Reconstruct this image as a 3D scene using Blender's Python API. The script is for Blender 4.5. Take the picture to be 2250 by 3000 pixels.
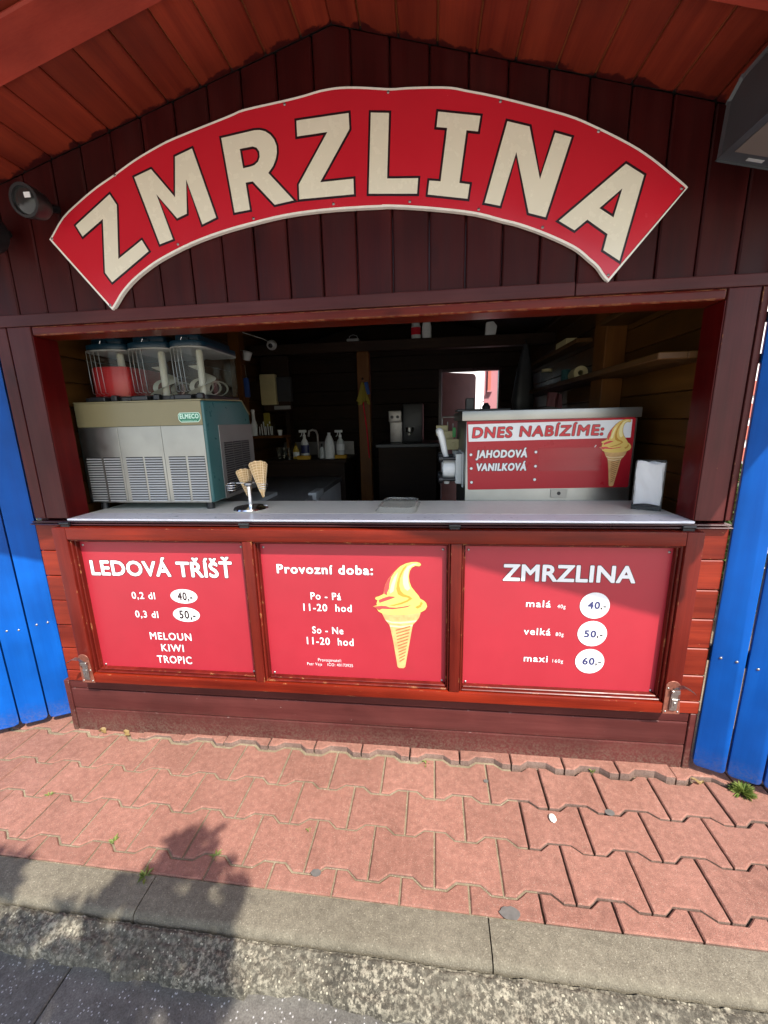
import bpy, bmesh, math, random
from mathutils import Vector, Matrix, noise
from mathutils.geometry import tessellate_polygon

random.seed(7)
for o in list(bpy.data.objects):
    bpy.data.objects.remove(o)
S = bpy.context.scene
COL = S.collection

# ------------------------------------------------------------------ camera
cam = bpy.data.cameras.new('camera')
cam.sensor_fit = 'HORIZONTAL'
cam.sensor_width = 36.0
cam.lens = 1183.727 / 2250 * 36.0
cam.clip_start = 0.02
cam.clip_end = 400
camo = bpy.data.objects.new('camera', cam)
COL.objects.link(camo)
_r = Vector((0.99364391, 0.11021919, -0.02288043))
_u = Vector((-0.00199133, 0.22043557, 0.9753995))
_f = Vector((-0.1125514, 0.96915421, -0.21925395))
camo.matrix_world = Matrix(((_r.x, _u.x, -_f.x, 0.02998), (_r.y, _u.y, -_f.y, -1.425), (_r.z, _u.z, -_f.z, 1.351), (0, 0, 0, 1)))
S.camera = camo

# ------------------------------------------------------------------ sky, sun, exposure
SUN_TO = Vector((0.70, -1.0, 1.55)).normalized()      # towards the sun
world = bpy.data.worlds.new('World')
S.world = world
world.use_nodes = True
wn = world.node_tree
wn.nodes.clear()
sky = wn.nodes.new('ShaderNodeTexSky')
sky.sky_type = 'NISHITA'
sky.sun_disc = False
sky.sun_elevation = math.asin(SUN_TO.z)
sky.sun_rotation = math.atan2(SUN_TO.x, SUN_TO.y)
sky.air_density = 1.0
sky.dust_density = 1.6
bg = wn.nodes.new('ShaderNodeBackground')
bg.inputs['Strength'].default_value = 0.105
wo = wn.nodes.new('ShaderNodeOutputWorld')
wn.links.new(sky.outputs[0], bg.inputs[0])
wn.links.new(bg.outputs[0], wo.inputs[0])
sun = bpy.data.lights.new('sun', 'SUN')
sun.energy = 2.7
sun.angle = math.radians(0.53)
sun.color = (1.0, 0.95, 0.87)
suno = bpy.data.objects.new('sun', sun)
COL.objects.link(suno)
suno.rotation_euler = SUN_TO.to_track_quat('Z', 'Y').to_euler()
suno.location = (3, -4, 7)
S.view_settings.view_transform = 'Standard'
S.view_settings.look = 'None'
S.view_settings.exposure = 1.74
S.view_settings.gamma = 1.0
S.view_settings.use_curve_mapping = False
S.cycles.max_bounces = 8
S.cycles.diffuse_bounces = 4
S.cycles.transparent_max_bounces = 12

# ------------------------------------------------------------------ materials
def new_mat(name):
    m = bpy.data.materials.new(name)
    m.use_nodes = True
    nt = m.node_tree
    b = nt.nodes['Principled BSDF']
    return m, nt, b

def N(nt, t, **kw):
    n = nt.nodes.new(t)
    for k, v in kw.items():
        setattr(n, k, v)
    return n

def ramp(nt, fac, stops):
    r = N(nt, 'ShaderNodeValToRGB')
    els = r.color_ramp.elements
    while len(els) < len(stops):
        els.new(0.5)
    for e, (p, c) in zip(els, stops):
        e.position = p
        e.color = (*c, 1) if len(c) == 3 else c
    nt.links.new(fac, r.inputs[0])
    return r.outputs[0]

def mixc(nt, fac, a, b, mode='MIX'):
    m = N(nt, 'ShaderNodeMix', data_type='RGBA', blend_type=mode)
    for sock, v in ((m.inputs[0], fac), (m.inputs[6], a), (m.inputs[7], b)):
        if hasattr(v, 'is_linked'):
            nt.links.new(v, sock)
        elif isinstance(v, (int, float)):
            sock.default_value = v
        else:
            sock.default_value = (*v, 1)
    return m.outputs[2]

def noise_n(nt, vec, scale, detail=4, rough=0.55):
    n = N(nt, 'ShaderNodeTexNoise')
    n.inputs['Scale'].default_value = scale
    n.inputs['Detail'].default_value = detail
    n.inputs['Roughness'].default_value = rough
    if vec is not None:
        nt.links.new(vec, n.inputs['Vector'])
    return n.outputs[0]

def math_n(nt, op, a, b=0.0, clamp=False):
    m = N(nt, 'ShaderNodeMath', operation=op, use_clamp=clamp)
    for i, v in enumerate((a, b)):
        if hasattr(v, 'is_linked'):
            nt.links.new(v, m.inputs[i])
        else:
            m.inputs[i].default_value = v
    return m.outputs[0]

def obj_vec(nt, shift=True):
    tc = N(nt, 'ShaderNodeTexCoord')
    if not shift:
        return tc.outputs['Object']
    oi = N(nt, 'ShaderNodeObjectInfo')
    v = N(nt, 'ShaderNodeVectorMath', operation='MULTIPLY_ADD')
    nt.links.new(oi.outputs['Random'], v.inputs[0])
    v.inputs[1].default_value = (37.0, 53.0, 71.0)
    nt.links.new(tc.outputs['Object'], v.inputs[2])
    return v.outputs[0]

def bump(nt, b, h, strength, dist=0.002):
    n = N(nt, 'ShaderNodeBump')
    n.inputs['Strength'].default_value = strength
    n.inputs['Distance'].default_value = dist
    nt.links.new(h, n.inputs['Height'])
    nt.links.new(n.outputs[0], b.inputs['Normal'])
    return n

def plain(name, color, rough=0.5, metal=0.0, amt=0.12, scale=9.0, bmp=0.0, bscale=120.0, spec=0.5, coat=0.0, sub=0.0, grime=0.0):
    m, nt, b = new_mat(name)
    v = obj_vec(nt)
    f = noise_n(nt, v, scale, 5)
    lo = tuple(c * (1 - amt) for c in color)
    hi = tuple(min(1, c * (1 + amt)) for c in color)
    c = ramp(nt, f, [(0.3, lo), (0.7, hi)])
    if grime:
        g = ramp(nt, noise_n(nt, v, scale * 2.7, 8, 0.7), [(0.55, (0, 0, 0)), (0.75, (1, 1, 1))])
        c = mixc(nt, math_n(nt, 'MULTIPLY', g, grime), c, (0.05, 0.04, 0.03))
    nt.links.new(c, b.inputs['Base Color'])
    r = math_n(nt, 'MULTIPLY_ADD', noise_n(nt, v, scale * 4, 4), 0.16)
    r.node.inputs[2].default_value = rough - 0.08
    nt.links.new(r, b.inputs['Roughness'])
    b.inputs['Metallic'].default_value = metal
    b.inputs['Specular IOR Level'].default_value = spec
    b.inputs['Coat Weight'].default_value = coat
    b.inputs['Coat Roughness'].default_value = 0.12
    if bmp:
        bump(nt, b, noise_n(nt, v, bscale, 4), bmp, 0.001)
    return m

def wood(name, c1, c2, axis='Z', rough=0.4, bmp=0.25, var=0.25, chips=0.0, knots=0.6, pale=(0.55, 0.27, 0.10), spec=0.22, dull=0.0, fine=1.0, over=None, dust=0.0):
    m, nt, b = new_mat(name)
    v = obj_vec(nt)
    def stretched(along, across):
        mp = N(nt, 'ShaderNodeMapping')
        s = {'X': (along, across, across), 'Y': (across, along, across), 'Z': (across, across, along)}[axis]
        mp.inputs['Scale'].default_value = s
        nt.links.new(v, mp.inputs['Vector'])
        return mp.outputs[0]
    g1 = noise_n(nt, stretched(1.3, 22), 1.0, 6, 0.6)
    g2 = noise_n(nt, stretched(5, 240 * fine), 1.0, 4, 0.6)
    g3 = noise_n(nt, v, 3.2, 3)
    g = math_n(nt, 'MULTIPLY_ADD', g1, 0.75)
    nt.links.new(math_n(nt, 'MULTIPLY', g2, 0.3), g.node.inputs[2])
    c = ramp(nt, g, [(0.34, c1), (0.66, c2)])
    blotch = ramp(nt, g3, [(0.35, (0.72, 0.72, 0.72)), (0.68, (1.12, 1.1, 1.08))])
    c = mixc(nt, 1.0, c, blotch, 'MULTIPLY')
    if knots:
        vo = N(nt, 'ShaderNodeTexVoronoi')
        vo.inputs['Scale'].default_value = 1.0
        nt.links.new(stretched(3.0, 7.5), vo.inputs['Vector'])
        kf = ramp(nt, vo.outputs['Distance'], [(0.05, (1, 1, 1)), (0.14, (0, 0, 0))])
        c = mixc(nt, math_n(nt, 'MULTIPLY', kf, knots), c, tuple(x * 0.35 for x in c1))
    oi = N(nt, 'ShaderNodeObjectInfo')
    vr = math_n(nt, 'MULTIPLY_ADD', oi.outputs['Random'], var)
    vr.node.inputs[2].default_value = 1 - var / 2
    hs = N(nt, 'ShaderNodeHueSaturation')
    nt.links.new(c, hs.inputs['Color'])
    nt.links.new(vr, hs.inputs['Value'])
    c = hs.outputs[0]
    if dull:
        d = ramp(nt, noise_n(nt, stretched(2, 9), 1.3, 5), [(0.42, (0, 0, 0)), (0.75, (1, 1, 1))])
        c = mixc(nt, math_n(nt, 'MULTIPLY', d, dull), c, (0.16, 0.075, 0.065))
    if chips:
        bv = N(nt, 'ShaderNodeBevel', samples=3)
        bv.inputs['Radius'].default_value = 0.004
        ge = N(nt, 'ShaderNodeNewGeometry')
        dt = N(nt, 'ShaderNodeVectorMath', operation='DOT_PRODUCT')
        nt.links.new(bv.outputs[0], dt.inputs[0])
        nt.links.new(ge.outputs['True Normal'], dt.inputs[1])
        e = ramp(nt, dt.outputs['Value'], [(0.86, (1, 1, 1)), (0.985, (0, 0, 0))])
        w = ramp(nt, noise_n(nt, v, 26, 6, 0.7), [(0.62 - 0.2 * chips, (0, 0, 0)), (0.70 - 0.2 * chips, (1, 1, 1))])
        c = mixc(nt, math_n(nt, 'MULTIPLY', e, w), c, pale)
        w2 = ramp(nt, noise_n(nt, stretched(30, 75), 1.0, 4, 0.6), [(0.735, (0, 0, 0)), (0.765, (1, 1, 1))])
        c = mixc(nt, math_n(nt, 'MULTIPLY', w2, 0.55), c, pale)
    if over or dust:
        ps = N(nt, 'ShaderNodeNewGeometry').outputs['Position']
        sx = N(nt, 'ShaderNodeSeparateXYZ')
        nt.links.new(ps, sx.inputs[0])
        wob = math_n(nt, 'MULTIPLY', math_n(nt, 'SUBTRACT', noise_n(nt, ps, 17, 4, 0.6), 0.5), 0.09)
    if over:                                            # wall paint brushed over onto the boards where they meet the gable
        yy = math_n(nt, 'ADD', sx.outputs[1], wob)
        c = mixc(nt, ramp(nt, math_n(nt, 'ADD', yy, 0.5), [(0.488, (0, 0, 0)), (0.494, (1, 1, 1))]), c, over)
    if dust:                                            # splashed dirt on the lowest part of the boards
        zz = math_n(nt, 'ADD', sx.outputs[2], wob)
        dm = ramp(nt, zz, [(0.0, (1, 1, 1)), (0.13, (0, 0, 0))])
        sp = ramp(nt, noise_n(nt, ps, 120, 5, 0.7), [(0.40, (0, 0, 0)), (0.62, (1, 1, 1))])
        c = mixc(nt, math_n(nt, 'MULTIPLY', math_n(nt, 'MULTIPLY', dm, sp), dust), c, (0.16, 0.125, 0.09))
    nt.links.new(c, b.inputs['Base Color'])
    r = math_n(nt, 'MULTIPLY_ADD', g1, 0.28)
    r.node.inputs[2].default_value = rough - 0.14
    nt.links.new(r, b.inputs['Roughness'])
    b.inputs['Specular IOR Level'].default_value = spec
    bump(nt, b, g, bmp, 0.0015)
    return m

def concrete(name, c1, c2, speck, speck_amt=0.5, fine=420.0, rough=0.9, bmp=0.5, var=0.16, stain=0.35, patch=0.0, speck_scale=0.85):
    m, nt, b = new_mat(name)
    ge = N(nt, 'ShaderNodeNewGeometry')
    v = ge.outputs['Position']
    big = noise_n(nt, v, 3.1, 6, 0.6)
    c = ramp(nt, big, [(0.3, c1), (0.7, c2)])
    fn = noise_n(nt, v, fine, 3, 0.7)
    c = mixc(nt, 1.0, c, ramp(nt, fn, [(0.3, (0.70, 0.69, 0.68)), (0.7, (1.28, 1.28, 1.28))]), 'MULTIPLY')
    vo = N(nt, 'ShaderNodeTexVoronoi')
    vo.inputs['Scale'].default_value = fine * speck_scale
    nt.links.new(v, vo.inputs['Vector'])
    sm = math_n(nt, 'GREATER_THAN', vo.outputs['Color'], 0.80)
    sd = math_n(nt, 'LESS_THAN', vo.outputs['Distance'], 0.42)
    c = mixc(nt, math_n(nt, 'MULTIPLY', math_n(nt, 'MULTIPLY', sm, sd), speck_amt), c, speck)
    dk = math_n(nt, 'LESS_THAN', vo.outputs['Color'], 0.10)
    c = mixc(nt, math_n(nt, 'MULTIPLY', math_n(nt, 'MULTIPLY', dk, sd), speck_amt * 0.6), c, tuple(x * 0.3 for x in c1))
    md = noise_n(nt, v, 46, 5, 0.65)
    c = mixc(nt, 1.0, c, ramp(nt, md, [(0.32, (0.80, 0.79, 0.78)), (0.68, (1.16, 1.16, 1.15))]), 'MULTIPLY')
    st = ramp(nt, noise_n(nt, v, 7.3, 8, 0.68), [(0.56, (0, 0, 0)), (0.72, (1, 1, 1))])
    c = mixc(nt, math_n(nt, 'MULTIPLY', st, stain), c, tuple(x * 0.55 for x in c1))
    if patch:
        pa = ramp(nt, noise_n(nt, v, 85, 7, 0.74), [(0.47, (0, 0, 0)), (0.58, (1, 1, 1))])
        pb = ramp(nt, noise_n(nt, v, 12, 4, 0.6), [(0.36, (0.25, 0.25, 0.25)), (0.66, (1, 1, 1))])
        c = mixc(nt, math_n(nt, 'MULTIPLY', math_n(nt, 'MULTIPLY', pa, pb), patch), c, tuple(min(1, x * 2.6) for x in c2))
    oi = N(nt, 'ShaderNodeObjectInfo')
    vr = math_n(nt, 'MULTIPLY_ADD', oi.outputs['Random'], var)
    vr.node.inputs[2].default_value = 1 - var / 2
    hs = N(nt, 'ShaderNodeHueSaturation')
    nt.links.new(c, hs.inputs['Color'])
    nt.links.new(vr, hs.inputs['Value'])
    nt.links.new(hs.outputs[0], b.inputs['Base Color'])
    b.inputs['Roughness'].default_value = rough
    b.inputs['Specular IOR Level'].default_value = 0.25
    hh = math_n(nt, 'ADD', fn, math_n(nt, 'MULTIPLY', vo.outputs['Distance'], 0.6))
    bump(nt, b, hh, bmp, 0.0012)
    return m

def clear_mat(name, tint=(0.94, 0.95, 0.93), milk=0.016):
    m, nt, b = new_mat(name)
    nt.nodes.remove(b)
    out = nt.nodes['Material Output']
    tr = N(nt, 'ShaderNodeBsdfTransparent')
    tr.inputs[0].default_value = (*tint, 1)
    gl = N(nt, 'ShaderNodeBsdfGlossy')
    gl.inputs['Roughness'].default_value = 0.06
    df = N(nt, 'ShaderNodeBsdfDiffuse')
    df.inputs[0].default_value = (0.75, 0.75, 0.7, 1)
    lf = N(nt, 'ShaderNodeLayerWeight')
    lf.inputs[0].default_value = 0.5
    pw = math_n(nt, 'POWER', lf.outputs['Facing'], 5.0)
    lw = math_n(nt, 'MULTIPLY_ADD', pw, 0.6).node
    lw.inputs[2].default_value = 0.018
    sm = noise_n(nt, obj_vec(nt), 14, 5)
    mk = math_n(nt, 'MULTIPLY', sm, milk * 2)
    m1 = N(nt, 'ShaderNodeMixShader')
    nt.links.new(mk, m1.inputs[0])
    nt.links.new(tr.outputs[0], m1.inputs[1])
    nt.links.new(df.outputs[0], m1.inputs[2])
    m2 = N(nt, 'ShaderNodeMixShader')
    nt.links.new(lw.outputs[0], m2.inputs[0])
    nt.links.new(m1.outputs[0], m2.inputs[1])
    nt.links.new(gl.outputs[0], m2.inputs[2])
    nt.links.new(m2.outputs[0], out.inputs[0])
    return m

def leaf_mat(name, c1, c2):
    m, nt, b = new_mat(name)
    ge = N(nt, 'ShaderNodeNewGeometry')
    c = ramp(nt, ge.outputs['Random Per Island'], [(0.0, c1), (1.0, c2)])
    nt.links.new(c, b.inputs['Base Color'])
    b.inputs['Roughness'].default_value = 0.55
    tl = N(nt, 'ShaderNodeBsdfTranslucent')
    nt.links.new(c, tl.inputs[0])
    mx = N(nt, 'ShaderNodeMixShader')
    mx.inputs[0].default_value = 0.4
    nt.links.new(b.outputs[0], mx.inputs[1])
    nt.links.new(tl.outputs[0], mx.inputs[2])
    nt.links.new(mx.outputs[0], nt.nodes['Material Output'].inputs[0])
    return m

# ------------------------------------------------------------------ mesh helpers
class MB:
    def __init__(self):
        self.bm = bmesh.new()
    def _merge(self, b, bev=0.0, seg=1):
        if bev:
            bmesh.ops.bevel(b, geom=list(b.edges), offset=bev, segments=seg, affect='EDGES', profile=0.6, clamp_overlap=True)
        me = bpy.data.meshes.new('tmp')
        b.to_mesh(me)
        b.free()
        self.bm.from_mesh(me)
        bpy.data.meshes.remove(me)
        return self
    def box(self, x0, x1, y0, y1, z0, z1, bev=0.0, seg=1, rot=None):
        b = bmesh.new()
        bmesh.ops.create_cube(b, size=1)
        for v in b.verts:
            v.co = Vector(((x0 + x1) / 2 + v.co.x * (x1 - x0), (y0 + y1) / 2 + v.co.y * (y1 - y0), (z0 + z1) / 2 + v.co.z * (z1 - z0)))
        if rot is not None:
            for v in b.verts:
                v.co = rot @ v.co
        return self._merge(b, bev, seg)
    def prism(self, poly, d0, d1, plane='xz', bev=0.0, seg=1, M=None):
        b = bmesh.new()
        def P(p, d):
            if plane == 'xz':
                return Vector((p[0], d, p[1]))
            if plane == 'xy':
                return Vector((p[0], p[1], d))
            return Vector((d, p[0], p[1]))
        lo = [b.verts.new(P(p, d0)) for p in poly]
        hi = [b.verts.new(P(p, d1)) for p in poly]
        n = len(poly)
        b.faces.new(lo)
        b.faces.new(hi[::-1])
        for i in range(n):
            b.faces.new((lo[i], hi[i], hi[(i + 1) % n], lo[(i + 1) % n]))
        bmesh.ops.recalc_face_normals(b, faces=list(b.faces))
        if M is not None:
            for v in b.verts:
                v.co = M @ v.co
        return self._merge(b, bev, seg)
    def flat(self, poly, y, hole=None):
        polys = [poly] + ([hole] if hole else [])
        pts = [p for q in polys for p in q]
        tris = tessellate_polygon([[Vector((p[0], p[1], 0)) for p in q] for q in polys])
        vs = [self.bm.verts.new((p[0], y, p[1])) for p in pts]
        for t in tris:
            a, b_, c = (vs[i] for i in t)
            n = (b_.co - a.co).cross(c.co - a.co)
            try:
                self.bm.faces.new((a, b_, c) if n.y < 0 else (a, c, b_))
            except ValueError:
                pass
        return self
    def tube(self, pts, r, n=8, cap=True, r1=None):
        pts = [Vector(p) for p in pts]
        rings = []
        up = Vector((0.123, 0.97, 0.21))
        for i, p in enumerate(pts):
            t = (pts[min(i + 1, len(pts) - 1)] - pts[max(i - 1, 0)]).normalized()
            a = t.cross(up)
            if a.length < 1e-3:
                a = t.cross(Vector((1, 0, 0)))
            a.normalize()
            c = t.cross(a)
            rr = r if r1 is None else r + (r1 - r) * i / (len(pts) - 1)
            rings.append([self.bm.verts.new(p + (a * math.cos(2 * math.pi * k / n) + c * math.sin(2 * math.pi * k / n)) * rr) for k in range(n)])
        for q, s in zip(rings, rings[1:]):
            for k in range(n):
                self.bm.faces.new((q[k], q[(k + 1) % n], s[(k + 1) % n], s[k]))
        if cap:
            self.bm.faces.new(rings[0][::-1])
            self.bm.faces.new(rings[-1])
        return self
    def lathe(self, prof, origin=(0, 0, 0), axis=(0, 0, 1), n=24, sx=1.0, sy=1.0):
        ax = Vector(axis).normalized()
        q = ax.to_track_quat('Z', 'Y')
        o = Vector(origin)
        rings = []
        for r, h in prof:
            if r < 1e-5:
                rings.append([self.bm.verts.new(o + q @ Vector((0, 0, h)))])
            else:
                rings.append([self.bm.verts.new(o + q @ Vector((r * sx * math.cos(2 * math.pi * k / n), r * sy * math.sin(2 * math.pi * k / n), h))) for k in range(n)])
        for a, c in zip(rings, rings[1:]):
            for k in range(n):
                k2 = (k + 1) % n
                if len(a) == 1 and len(c) == 1:
                    continue
                if len(a) == 1:
                    self.bm.faces.new((a[0], c[k2], c[k]))
                elif len(c) == 1:
                    self.bm.faces.new((a[k], a[k2], c[0]))
                else:
                    self.bm.faces.new((a[k], a[k2], c[k2], c[k]))
        return self
    def raw(self, verts, faces):
        vs = [self.bm.verts.new(v) for v in verts]
        for f in faces:
            try:
                self.bm.faces.new([vs[i] for i in f])
            except ValueError:
                pass
        return self
    def build(self, name, mat, parent=None, smooth=None, fix=True):
        if fix:
            bmesh.ops.recalc_face_normals(self.bm, faces=list(self.bm.faces))
        me = bpy.data.meshes.new(name)
        self.bm.to_mesh(me)
        self.bm.free()
        if mat:
            me.materials.append(mat)
        if smooth is not None:
            me.shade_smooth()
            me.set_sharp_from_angle(angle=math.radians(smooth))
        return link(name, me, parent)

def link(name, me, parent=None):
    o = bpy.data.objects.new(name, me)
    COL.objects.link(o)
    if parent is not None:
        o.parent = parent
        w = Vector((0, 0, 0))
        p = parent
        while p is not None:
            w += p.location
            p = p.parent
        o.location = -w
    return o

def thing(name, label, cat, loc=(0, 0, 0), group=None):
    o = bpy.data.objects.new(name, None)
    COL.objects.link(o)
    o.location = loc
    return tag(o, label, cat, group)

def tag(o, label, cat, group=None):
    o['label'] = label
    o['category'] = cat
    o['kind'] = 'thing'
    if group:
        o['group'] = group
    return o

def part(name, parent):
    o = bpy.data.objects.new(name, None)
    COL.objects.link(o)
    o.parent = parent
    o.location = (0, 0, 0)
    return o

def structure(name, o=None):
    if o is None:
        o = bpy.data.objects.new(name, None)
        COL.objects.link(o)
    o['kind'] = 'structure'
    return o

def offset_poly(poly, d):
    n = len(poly)
    area = sum(poly[i][0] * poly[(i + 1) % n][1] - poly[(i + 1) % n][0] * poly[i][1] for i in range(n))
    s = 1 if area > 0 else -1
    out = []
    for i in range(n):
        p0, p1, p2 = Vector(poly[i - 1]), Vector(poly[i]), Vector(poly[(i + 1) % n])
        e1, e2 = (p1 - p0).normalized(), (p2 - p1).normalized()
        n1, n2 = Vector((e1.y, -e1.x)) * s, Vector((e2.y, -e2.x)) * s
        b = n1 + n2
        k = b.length_squared
        if k < 0.15:
            b = n1 * 2
            k = 4
        v = b * (2 / k)
        if v.length > 2.2:
            v = v.normalized() * 2.2
        out.append(tuple(p1 + v * d))
    return out

_capcache = {}
def _text_mesh(s, spacing=1.0):
    raw = [i for i, ch in enumerate(s) if ch == 'Ř']
    s = s.replace('Ř', 'R')
    cu = bpy.data.curves.new('txt', 'FONT')
    cu.body = s
    cu.size = 1.0
    cu.resolution_u = 3
    cu.space_character = spacing
    o = bpy.data.objects.new('txt', cu)
    COL.objects.link(o)
    dg = bpy.context.evaluated_depsgraph_get()
    dg.update()
    me = bpy.data.meshes.new_from_object(o.evaluated_get(dg))
    bpy.data.objects.remove(o)
    bpy.data.curves.remove(cu)
    vs = [(v.co.x, v.co.y) for v in me.vertices]
    fs = [tuple(p.vertices) for p in me.polygons]
    bpy.data.meshes.remove(me)
    if raw:                                             # add the haceks that the font draws badly
        cap = max(v[1] for v in _text_mesh('H')[0])
        r_ = [v[0] for v in _text_mesh('R')[0]]
        w = max(r_) - min(r_)
        for i in raw:
            cx = max(v[0] for v in _text_mesh(s[:i + 1], spacing)[0]) - w * 0.58
            b = len(vs)
            vs += [(cx + a, cap + c) for a, c in ((-0.13, 0.20), (-0.065, 0.20), (0.0, 0.125), (0.065, 0.20), (0.13, 0.20), (0.04, 0.06), (-0.04, 0.06))]
            fs += [(b, b + 1, b + 2, b + 6), (b + 2, b + 3, b + 4, b + 5), (b + 6, b + 2, b + 5)]
    return vs, fs

def text(name, s, x0, x1, zb, cap, y, mat, parent, bold=0.0, outline=0.0, omat=None, slant=0.0):
    """flat printed lettering on a plane of constant y, fitted to x0..x1 and to the capital height; bold and outline are radii as a share of the capital height"""
    vs, fs = _text_mesh(s, 1.14 if cap < 0.055 else 1.04)
    if 'H' not in _capcache:
        _capcache['H'] = max(v[1] for v in _text_mesh('H')[0])
    ch = _capcache['H']
    a0 = min(v[0] for v in vs)
    a1 = max(v[0] for v in vs)
    rb = bold * cap
    sx = (x1 - x0 - 2 * rb) / (a1 - a0)
    sz = (cap - 2 * rb) / ch
    P = [(x0 + rb + (x - a0) * sx + slant * z * sz, zb + rb + z * sz) for x, z in vs]
    def layer(nm, r, yy, m):
        V, F = [], []
        offs = [(0, 0)] if r <= 0 else [(0, 0)] + [(r * math.cos(k * math.pi / 5), r * math.sin(k * math.pi / 5)) for k in range(10)]
        for q, (dx, dz) in enumerate(offs):
            b = len(V)
            V += [(x + dx, yy - 0.00002 * q, z + dz) for x, z in P]
            F += [tuple(b + i for i in f) for f in fs]
        me = bpy.data.meshes.new(nm)
        me.from_pydata(V, [], F)
        me.materials.append(m)
        return link(nm, me, parent)
    if outline:
        layer('lettering_outline', rb + outline * cap, y + 0.0004, omat)
    return layer(name, rb, y, mat)

def ellipse(c, rx, rz, n=36):
    return [(c[0] + rx * math.cos(2 * math.pi * k / n), c[1] + rz * math.sin(2 * math.pi * k / n)) for k in range(n)]

def leaf_cloud(name, pts, size, mat, parent=None, up=0.5, seed=1):
    rnd = random.Random(seed)
    vs, fs = [], []
    for p in pts:
        d = Vector((rnd.gauss(0, 1), rnd.gauss(0, 1), rnd.gauss(0, 1) * (1 - up))).normalized()
        n = Vector((rnd.gauss(0, 1), rnd.gauss(0, 1), rnd.gauss(0, 1) + 1.0)).normalized()
        w = d.cross(n)
        if w.length < 1e-3:
            continue
        w.normalize()
        l = size * rnd.uniform(0.7, 1.3)
        p = Vector(p)
        i = len(vs)
        droop = n * (-0.15 * l)
        vs += [p, p + d * l * 0.45 + w * l * 0.28, p + d * l + droop, p + d * l * 0.45 - w * l * 0.28]
        fs += [(i, i + 1, i + 2), (i, i + 2, i + 3)]
    me = bpy.data.meshes.new(name)
    me.from_pydata([tuple(v) for v in vs], [], fs)
    me.materials.append(mat)
    return link(name, me, parent)

SIGN_EDGE = [(-1.2613, 1.9817), (-1.2511, 1.9907), (-1.1971, 2.0445), (-1.1228, 2.0892), (-1.058, 2.1226), (-0.9958, 2.1494), (-0.9145, 2.1858), (-0.8364, 2.2142), (-0.7646, 2.2352), (-0.5869, 2.2748), (-0.5342, 2.287), (-0.4154, 2.2975), (-0.3488, 2.3045), (-0.2994, 2.3117), (-0.2508, 2.3143), (-0.2029, 2.312), (-0.1397, 2.3041), (-0.0866, 2.2964), (-0.0399, 2.2945), (0.0279, 2.2897), (0.0888, 2.2828), (0.1343, 2.2713), (0.2248, 2.2474), (0.4044, 2.1908), (0.4881, 2.1553), (0.5933, 2.1012), (0.6543, 2.0625), (0.7009, 2.0275), (0.7463, 1.9924), (0.7591, 1.9809), (0.5664, 1.747), (0.5495, 1.7641), (0.5288, 1.7902), (0.5024, 1.8121), (0.4696, 1.8386), (0.4216, 1.8646), (0.358, 1.8931), (0.2945, 1.9174), (0.2465, 1.9313), (0.1667, 1.9554), (0.0608, 1.9744), (-0.0366, 1.9881), (-0.1024, 1.9949), (-0.1156, 1.995), (-0.1991, 1.9975), (-0.3078, 1.9981), (-0.4227, 1.9929), (-0.5301, 1.9794), (-0.6407, 1.961), (-0.7481, 1.9354), (-0.8474, 1.902), (-0.9094, 1.8751), (-0.9743, 1.8379), (-1.0203, 1.8021), (-1.0502, 1.7699), (-1.0699, 1.7504)]
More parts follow.
